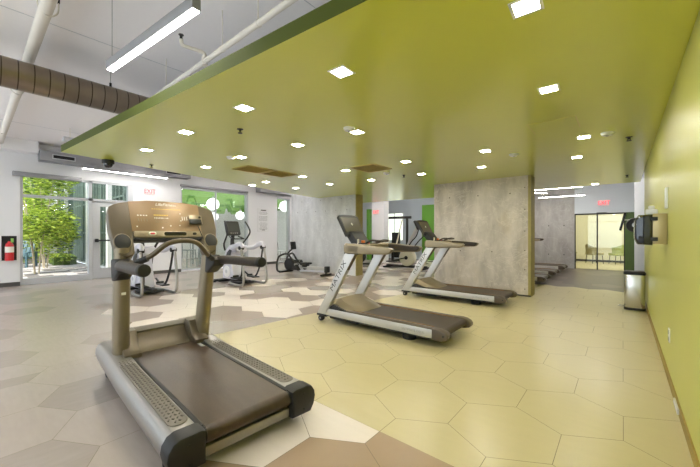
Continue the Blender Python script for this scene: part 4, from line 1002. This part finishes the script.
def detector(x, y, lab):
    t = thing('smoke_detector', lab, 'smoke detector', (x, y, ZS), 0, 'smoke detectors')
    s = MB('white_plastic'); s.lathe([(0, 0), (0.065, 0), (0.065, -0.012), (0.05, -0.032), (0.03, -0.038), (0, -0.038)], (0, 0, 0), 'white_plastic', 24); s.build('housing', t)
    s = MB('print_grey'); s.lathe([(0, -0.037), (0.014, -0.037), (0.012, -0.044), (0, -0.044)], (0, 0, 0), 'print_grey', 12); s.build('sensor', t)
for x, y, lab in ((-2.38, 2.82, 'round detector beside a light above the middle treadmill'), (-4.70, 2.70, 'round detector in front of the double air grille'),
                  (-1.26, 5.35, 'round white detector alone in the middle of the green ceiling'), (-0.14, 4.93, 'round detector right of a light near the green wall'),
                  (-3.55, 5.35, 'round detector behind the single air grille')): detector(x, y, lab)
def sprinkler(x, y, lab):
    t = thing('fire_sprinkler', lab, 'sprinkler', (x, y, ZS), 0, 'ceiling sprinklers')
    s = MB('steel'); s.lathe([(0, 0), (0.035, 0), (0.035, -0.004), (0.012, -0.008), (0.010, -0.03), (0, -0.03)], (0, 0, 0), 'charcoal', 16); s.build('escutcheon', t)
    s = MB('steel'); s.lathe([(0, -0.045), (0.026, -0.043), (0.026, -0.048), (0, -0.049)], (0, 0, 0), 'charcoal', 14)
    for q in (-1, 1): s.cyl((q * 0.012, 0, -0.01), (q * 0.016, 0, -0.045), 0.003, 'charcoal', 6)
    s.build('deflector', t)
for x, y, lab in ((-3.37, 2.05, 'sprinkler behind the third light of the front row'), (0.06, 5.33, 'sprinkler close to the green wall, nearer one'), (0.07, 8.77, 'sprinkler close to the green wall, farther one'),
                  (-3.44, 5.82, 'sprinkler beyond the single air grille'), (-6.30, 2.12, 'sprinkler at the left rim of the green ceiling')): sprinkler(x, y, lab)
t = thing('dome_camera', 'black dome camera at the left rim of the green ceiling', 'camera', (-6.45, 1.53, ZS), 0)
s = MB('charcoal'); s.lathe([(0, 0), (0.085, 0), (0.085, -0.05), (0.075, -0.06), (0, -0.06)], (0, 0, 0), 'charcoal', 24); s.build('base', t)
s = MB('smoke_plastic'); s.sphere((0, 0, -0.06), 0.068, 'smoke_plastic', 20, 12); s.build('dome', t)
def grille(lab, c, sx, sy, rz, n):
    t = thing('air_grille', lab, 'air grille', (c[0], c[1], ZS), rz, 'air grilles in the green ceiling')
    s = MB('grille')
    for k in range(n):
        x0 = -sx / 2 + k * sx / n + 0.02; x1 = x0 + sx / n - 0.04
        for lo, hi in (((x0, -sy / 2, -0.012), (x1, -sy / 2 + 0.025, 0)), ((x0, sy / 2 - 0.025, -0.012), (x1, sy / 2, 0)), ((x0, -sy / 2, -0.012), (x0 + 0.025, sy / 2, 0)), ((x1 - 0.025, -sy / 2, -0.012), (x1, sy / 2, 0))): s.b2(lo, hi, 'grille')
    s.build('frame', t)
    s = MB('grille_dark')
    s.b2((-sx / 2 + 0.03, -sy / 2 + 0.02, -0.003), (sx / 2 - 0.03, sy / 2 - 0.02, -0.001), 'grille_dark')
    for k in range(n):
        x0 = -sx / 2 + k * sx / n + 0.045; x1 = x0 + sx / n - 0.09
        m = int((sy - 0.05) / 0.022)
        for i in range(m):
            y = -sy / 2 + 0.03 + i * 0.022; s.box(((x0 + x1) / 2, y, -0.006), (x1 - x0, 0.012, 0.002), 'grille', Matrix.Rotation(0.5, 3, 'X'))
    s.build('louvres', t)
grille('double brown air grille in the green ceiling above the lounge window', (-5.30, 3.79), 1.20, 0.50, PI / 2, 2)
grille('single brown air grille in the green ceiling in front of the gap between walls', (-3.54, 4.82), 0.58, 0.58, 0, 1)
o = MB('green_ceiling'); o.b2((-0.812, 4.005, ZS - 0.001), (-0.365, 4.465, ZS), 'grille')
o.b2((-0.806, 4.011, ZS - 0.003), (-0.371, 4.459, ZS), 'green_ceiling')
tag(o.build('access_panel', loc=(-0.59, 4.24, ZS)), 'square green access panel in the ceiling near the green wall', 'access panel')

# spiral duct and pipes above the open part
t = thing('spiral_duct', 'brown metal spiral duct crossing the upper left corner', 'duct', (-5.45, 0.0, 3.16), 0)
s = MB('duct'); s.cyl((0, -3.0, 0), (0, 9.6, 0), 0.17, 'duct', 36); s.build('duct_pipe', t)
for y in (-1.2, 1.32, 4.2):
    s = MB('print_grey'); s.cyl((0, y, 0.17), (0, y, ZC - 3.16), 0.004, 'print_grey', 6); s.cyl((0, y, 0.17), (0, y, 0.23), 0.014, 'charcoal', 10); s.build('hanger_wire', t)
t = thing('sprinkler_pipe', 'thick white pipe crossing above the spiral duct at upper left', 'pipe', (-7.0, 0.53, 3.46), 0)
s = MB('pipe_white'); s.cyl((-4.5, 0.04, 0), (7.3, -0.05, 0), 0.055, 'pipe_white', 20); s.build('pipe_run', t)
for x in (-3.0, 0.0, 2.75):
    s = MB('pipe_white'); s.tube([(x, -0.075, 0.135), (x, -0.07, 0.0), (x, 0, -0.062), (x, 0.07, 0.0), (x, 0.075, 0.135)], 0.007, 'pipe_white', 8, smooth=4); s.cyl((x, -0.075, 0.10), (x, -0.075, 0.14), 0.012, 'charcoal', 8); s.cyl((x, 0.075, 0.10), (x, 0.075, 0.14), 0.012, 'charcoal', 8); s.build('pipe_hanger', t)
t = thing('sprinkler_pipe', 'thin white sprinkler pipe with a side branch running behind the green fascia', 'pipe', (-3.0, 1.72, 3.20), 0)
s = MB('pipe_white'); s.cyl((-2.2, 0, 0), (3.3, 0, 0), 0.028, 'pipe_white', 16); s.build('pipe_run', t)
s = MB('pipe_white'); s.tube([(-0.54, 0, 0), (-0.54, 0, 0.07), (-0.55, -0.03, 0.10), (-0.58, -0.18, 0.10), (-0.59, -0.22, 0.11), (-0.59, -0.23, 0.16)], 0.020, 'pipe_white', 12, smooth=3); s.cyl((-0.54, 0, -0.04), (-0.54, 0, 0.05), 0.034, 'pipe_white', 14); br = s.build('side_branch', t)
s = MB('charcoal'); s.cyl((-0.59, -0.23, 0.16), (-0.59, -0.23, 0.20), 0.014, 'charcoal', 10); s.cyl((-0.59, -0.23, 0.205), (-0.59, -0.23, 0.21), 0.026, 'charcoal', 12); s.build('sprinkler_tip', br)
for x in (-1.6, -0.16, 0.47, 1.6):
    s = MB('pipe_white'); s.cyl((x, 0, 0.02), (x, 0, ZC - 3.20), 0.006, 'pipe_white', 8); s.tube([(x - 0.012, 0, 0), (x + 0.012, 0, 0)], 0.034, 'pipe_white', 14); s.build('hanger_rod', t)
t = thing('sprinkler_pipe', 'short grey upturned pipe behind the tip of the green ceiling', 'pipe', (-7.6, 2.0, 3.2), 0)
s = MB('alu'); s.tube([(0.9, 0.55, 0.0), (0.1, 0.02, 0.0), (0.0, 0.0, 0.03), (0.0, 0.0, 0.2)], 0.024, 'alu', 12, smooth=3); s.build('elbow_pipe', t)
s = MB('pipe_white'); s.cyl((0.5, 0.28, 0.0), (0.5, 0.28, 0.4), 0.006, 'pipe_white', 8); s.build('hanger_rod', t)
t = thing('junction_box', 'small white box with conduit below the high ceiling at the left', 'junction box', (-9.2, 1.50, 3.33), 0)
s = MB('alu'); s.b2((-0.1, -0.12, -0.04), (0.1, 0.12, 0.04), 'alu', 0.006); s.build('casing', t)
s = MB('pipe_white'); s.cyl((0.0, 0.12, 0), (0.3, 1.6, 0.0), 0.014, 'pipe_white', 8); s.cyl((0, 0, 0.04), (0, 0, 0.26), 0.008, 'pipe_white', 8); s.build('conduit', t)
t = thing('sprinkler_pipe', 'pipe run under the back ceiling seen between the concrete walls', 'pipe', (-6.0, 10.6, 2.75), 0)
s = MB('pipe_white'); s.cyl((-2.6, 0, 0), (5.9, 0.0, 0), 0.05, 'pipe_white', 14); s.build('pipe_run', t)
for x in (-2.0, 0.4, 3.0, 5.0):
    s = MB('pipe_white'); s.cyl((x, 0, 0.04), (x, 0, ZC - 2.75), 0.008, 'pipe_white', 8); s.build('hanger_rod', t)

# ------------------------------------------------------------------ lounge behind the inner windows
ld = None
for k, x in enumerate((-12.95, -13.45, -14.5, -15.2, -15.9)):
    s = MB('lime'); z0, z1 = 2.52 - 0.05 * k, 3.06 - 0.05 * k; p = [(3.7, z1)]
    y = 3.7
    n = 9; st = 7.2 / n
    bot = []
    for q in range(n):
        a = 3.7 + q * st + (0.3 if k % 2 else 0) * st
        bot += [(a + 0.0, z0), (a + st * 0.30, z0), (a + st * 0.42, z0 + 0.28), (a + st * 0.70, z0 + 0.28), (a + st * 0.82, z0)]
    bot = [b for b in bot if b[0] < 10.9]
    s.prism([(3.7, z1), (3.7, z0 + 0.001)] + bot[1:] + [(10.9, z0 + 0.001), (10.9, z1)], x - 0.03, x + 0.03, 'yz', 'lime' if k % 2 == 0 else 'bright_green')
    o = s.build('acoustic_baffle', loc=(x, 7.3, z0))
    tag(o, ['front green notched ceiling baffle in the lounge behind glass', 'second green notched ceiling baffle in the lounge behind glass', 'third green notched ceiling baffle in the lounge behind glass', 'fourth green notched ceiling baffle in the lounge behind glass', 'rearmost green notched ceiling baffle in the lounge behind glass'][k], 'ceiling baffle', 'green ceiling baffles in the lounge')
for (x, y, z, r, lab) in ((-12.20, 6.25, 2.44, 0.235, 'large white globe lamp behind the lounge window'), (-13.97, 7.2, 2.05, 0.19, 'small white globe lamp just under the large globe'),
                          (-12.75, 7.75, 2.08, 0.18, 'white globe lamp behind the elliptical screen'), (-12.4, 9.92, 2.60, 0.26, 'white globe lamp seen through the narrow glazed opening')):
    t = thing('globe_lamp', lab, 'globe lamp', (x, y, z), 0, 'white globe lamps in the lounge')
    s = MB('globe_white'); s.sphere((0, 0, 0), r, 'globe_white', 24, 16); s.build('globe', t)
    s = MB('print_grey'); s.cyl((0, 0, r), (0, 0, ZC - z), 0.004, 'print_grey', 6); s.cyl((0, 0, r - 0.01), (0, 0, r + 0.06), 0.03, 'alu', 12); s.build('cord', t)
st = None
for x, y, rz, lab in ((-12.9, 4.95, 0.2, 'grey bar stool in the lounge, leftmost behind the window'), (-12.9, 5.65, 0.1, 'grey bar stool in the lounge, middle behind the window'), (-13.0, 6.3, 3.0, 'grey bar stool in the lounge beside the elliptical')):
    if st is None:
        t = thing('bar_stool', lab, 'stool', (x, y, 0), rz, 'grey bar stools in the lounge')
        s = MB('wood_grey'); s.b2((-0.19, -0.19, 0.64), (0.19, 0.19, 0.68), 'wood_grey', 0.01); s.build('seat', t)
        for ax in (-1, 1):
            for ay in (-1, 1):
                s = MB('wood_grey'); s.tube([(ax * 0.20, ay * 0.20, 0.0), (ax * 0.16, ay * 0.16, 0.65)], 0.018, 'wood_grey', 8); s.build('leg', t)
        s = MB('wood_grey')
        for ay in (-1, 1): s.tube([(-0.17, ay * 0.16, 0.66), (-0.21, ay * 0.16, 1.0)], 0.016, 'wood_grey', 8)
        s.b2((-0.225, -0.18, 0.92), (-0.19, 0.18, 1.02), 'wood_grey', 0.008); s.build('backrest', t); st = t
    else:
        c = copy_tree(st); c.location = (x, y, 0); c.rotation_euler = (0, 0, rz); c['label'] = lab
t = thing('high_table', 'grey high table behind the bar stools in the lounge', 'table', (-13.75, 5.5, 0), 0)
s = MB('wood_grey'); s.b2((-0.35, -0.9, 0.98), (0.35, 0.9, 1.03), 'wood_grey', 0.008); s.build('tabletop', t)
for ax in (-1, 1):
    for ay in (-1, 1): s = MB('wood_grey'); s.b2((ax * 0.30 - 0.025, ay * 0.82 - 0.025, 0), (ax * 0.30 + 0.025, ay * 0.82 + 0.025, 0.98), 'wood_grey'); s.build('leg', t)
t = thing('wire_chair', 'white wire framed chair behind the narrow glazed opening', 'chair', (-13.0, 10.05, 0), 0.3)
s = MB('white_plastic'); s.b2((-0.24, -0.24, 0.42), (0.24, 0.24, 0.47), 'white_plastic', 0.02); s.build('seat', t)
s = MB('charcoal'); s.tube([(-0.22, -0.24, 0.45), (-0.28, -0.24, 0.85), (-0.30, -0.12, 0.95), (-0.30, 0.12, 0.95), (-0.28, 0.24, 0.85), (-0.22, 0.24, 0.45)], 0.012, 'charcoal', 8, smooth=4); s.build('back_frame', t)
for ax in (-1, 1):
    for ay in (-1, 1): s = MB('charcoal'); s.tube([(ax * 0.22, ay * 0.22, 0.43), (ax * 0.25, ay * 0.25, 0)], 0.012, 'charcoal', 8); s.build('leg', t)
def area(name, loc, size, power, col=(1, 0.98, 0.95)):
    d = bpy.data.lights.new(name, 'AREA'); d.shape = 'RECTANGLE'; d.size, d.size_y = size; d.energy = power; d.color = col
    o = bpy.data.objects.new(name, d); COL.objects.link(o); o.location = loc; return o
area('lounge_fill_light', (-14.2, 6.5, 3.55), (4.5, 5.5), 150)  # fill lamp without a fixture, added to light the lounge
area('lobby_fill_light', (-0.5, 16.8, 2.85), (3.0, 2.0), 62, (1, 0.97, 0.86))  # lamp with no fitting, put in to brighten the lobby
# lobby furniture
for x, y, rz, m, lab in ((-0.95, 17.8, 2.2, 'chair_olive', 'grey olive tub chair behind the far glass doors'), (-0.15, 17.9, -2.6, 'chair_green', 'green tub chair behind the right glass door leaf')):
    t = thing('tub_chair', lab, 'chair', (x, y, 0), rz)
    s = MB(m); s.b2((-0.25, -0.24, 0.36), (0.25, 0.24, 0.46), m, 0.03, ); s.build('seat', t)
    ring = []
    s = MB(m)
    for k in range(9):
        a = math.radians(20 + 140 * k / 8); hgt = 0.84 - 0.12 * abs(math.cos(a)) * 2 * 0.6
        for_ = [(0.27, 0.40), (0.31, 0.40), (0.33, hgt), (0.29, hgt)]
        ring.append([Vector((r_ * math.cos(a), r_ * math.sin(a), z)) for r_, z in for_])
    s.ring_skin(ring, m); s.build('backrest', t)
    for ax in (-1, 1):
        for ay in (-1, 1): s = MB('charcoal'); s.tube([(ax * 0.20, ay * 0.19, 0.38), (ax * 0.23, ay * 0.22, 0)], 0.014, 'charcoal', 8); s.build('leg', t)
t = thing('bench', 'low bench behind the left glass door leaf', 'bench', (-2.1, 17.9, 0), 0)
s = MB('charcoal'); s.b2((-0.5, -0.2, 0.40), (0.5, 0.2, 0.45), 'chair_olive', 0.006); s.build('seat', t)
for ax in (-1, 1): s = MB('charcoal'); s.b2((ax * 0.45 - 0.02, -0.18, 0), (ax * 0.45 + 0.02, 0.18, 0.40), 'charcoal'); s.build('leg', t)

# ------------------------------------------------------------------ courtyard
def leaves(s, rnd, c, rad, n, size, mats, shell=0.35):
    for _ in range(n):
        while True:
            v = Vector((rnd.uniform(-1, 1), rnd.uniform(-1, 1), rnd.uniform(-1, 1)))
            if shell < v.length < 1: break
        p = Vector((c[0] + v.x * rad[0], c[1] + v.y * rad[1], c[2] + v.z * rad[2]))
        R = Matrix.Rotation(rnd.uniform(0, 6.28), 3, 'Z') @ Matrix.Rotation(rnd.uniform(-1.1, 1.1), 3, 'X')
        l = size * rnd.uniform(0.6, 1.3); wd = l * 0.42
        q = [Vector((-l / 2, 0, 0)), Vector((0, -wd / 2, 0.02)), Vector((l / 2, 0, -0.01)), Vector((0, wd / 2, 0.02))]
        s.quad([p + R @ a for a in q], rnd.choice(mats))
rnd = random.Random(21)
tr = ((-14.6, 1.55, 'tree with pale stems nearest the glass door, left one'), (-16.7, 2.0, 'tree with pale stems behind the middle of the fixed glass'), (-21.9, 0.95, 'leafy tree farther back beside the teal garden chairs'), (-20.2, 2.2, 'leafy tree farther back in front of the pale facade'))
for k, (x, y, lab) in enumerate(tr):
    t = thing('tree', lab, 'tree', (x, y, 0), 0, 'trees in the courtyard')
    s = MB('bark')
    for q in range(3):
        a = rnd.uniform(0, 6.28); dx, dy = math.cos(a) * 0.25, math.sin(a) * 0.25
        s.tube([(dx * 0.2, dy * 0.2, -0.05), (dx * 0.5, dy * 0.5, 0.9), (dx * 1.1, dy * 1.1, 1.9), (dx * 1.8, dy * 1.8, 3.2)], [0.022, 0.019, 0.015, 0.008], 'bark', 8, smooth=3)
    s.build('trunk', t)
    s = MB('leaf_light', 'leaf_mid', 'leaf_dark')
    for q in range(15):
        c = (rnd.uniform(-0.5, 0.5), rnd.uniform(-0.5, 0.5), rnd.uniform((1.2, 0.5, 1.4, 0.4)[k], 4.3))
        leaves(s, rnd, c, (0.6, 0.6, 0.55), 330, 0.14, ['leaf_light', 'leaf_light', 'leaf_mid', 'leaf_mid', 'leaf_dark'], 0.1)
    f = s.build('foliage', t)
for k, (x, y, sx, sy, h, lab) in enumerate(((-18.4, 2.75, 0.9, 0.45, 0.45, 'low green hedge at the foot of the pale facade'), (-23.65, 1.2, 0.25, 1.7, 3.2, 'tall dark shrub mass closing off the courtyard'))):
    s = MB('leaf_mid', 'leaf_dark'); leaves(s, rnd, (x, y, h / 2), (sx, sy, h / 2), 700 + 1200 * k, 0.14 + 0.06 * k, ['leaf_mid', 'leaf_dark', 'leaf_mid', 'leaf_light'] if k == 0 else ['leaf_dark', 'leaf_mid', 'leaf_dark'], 0.2)
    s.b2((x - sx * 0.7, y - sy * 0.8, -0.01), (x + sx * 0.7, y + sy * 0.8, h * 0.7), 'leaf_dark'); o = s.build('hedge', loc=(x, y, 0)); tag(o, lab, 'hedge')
gc = None
for x, y, rz, lab in ((-17.9, 1.45, -0.5, 'teal garden chair on the courtyard pavers, right one'), (-19.3, 1.05, -0.4, 'teal garden chair on the courtyard pavers, left one')):
    if gc is None:
        t = thing('garden_chair', lab, 'garden chair', (x, y, 0), rz, 'teal garden chairs')
        for ay in range(5):
            s = MB('teal_plastic'); s.box((-0.30, -0.24 + ay * 0.12, 0.72), (0.03, 0.105, 0.86 - 0.05 * abs(ay - 2)), 'teal_plastic', Matrix.Rotation(-0.42, 3, 'Y'), 0.008); s.build('back_slat', t)
        s = MB('teal_plastic'); s.box((0.10, 0, 0.36), (0.62, 0.58, 0.03), 'teal_plastic', Matrix.Rotation(-0.2 if False else 0.2 * -1, 3, 'Y'), 0.008); s.build('seat', t)
        for sg in (1, -1):
            s = MB('teal_plastic'); s.b2((-0.32, sg * 0.36 - 0.06, 0.56), (0.45, sg * 0.36 + 0.06, 0.59), 'teal_plastic', 0.008); s.build('armrest', t)
            s = MB('teal_plastic'); s.b2((0.34, sg * 0.33 - 0.03, -0.01), (0.40, sg * 0.33 + 0.03, 0.57), 'teal_plastic'); s.b2((-0.36, sg * 0.33 - 0.03, -0.01), (-0.30, sg * 0.33 + 0.03, 0.57), 'teal_plastic'); s.build('leg', t)
        gc = t
    else:
        c = copy_tree(gc); c.location = (x, y, 0); c.rotation_euler = (0, 0, rz); c['label'] = lab
# building along the side of the courtyard, glazed, with pale piers and green-grey mullions
b = thing('courtyard_building', 'pale building with tall grey green window frames beside the courtyard trees', 'building', (-17.5, 3.42, 0), 0)
s = MB('facade_white'); s.b2((-6.5, 0.02, -0.01), (5.7, 0.12, 6.0), 'facade_white'); s.build('wall', b)
for k in range(8):
    x = -6.2 + k * 1.45
    s = MB('facade_frame')
    for q in range(4): s.b2((x + q * 0.40, -0.10, 0.10), (x + q * 0.40 + 0.06, 0.02, 5.4), 'facade_frame')
    for z in (0.10, 1.3, 2.5, 3.7, 5.35): s.b2((x, -0.08, z), (x + 1.26, 0.02, z + 0.06), 'facade_frame')
    w_ = s.build('window', b)
    s = MB('facade_glass'); s.b2((x, -0.02, 0.12), (x + 1.26, 0.015, 5.35), 'facade_glass'); s.build('pane', w_)
s = MB('facade_white')
for k in (2, 5, 7): s.b2((-6.2 + k * 1.45 - 0.22, -0.22, -0.01), (-6.2 + k * 1.45 - 0.02, 0.02, 6.0), 'facade_white')
s.build('pier', b)
o = MB('facade_white'); o.b2((-24.2, -7, -0.01), (-24.0, 3.4, 4.2), 'facade_white'); struct(o, 'wall_courtyard')
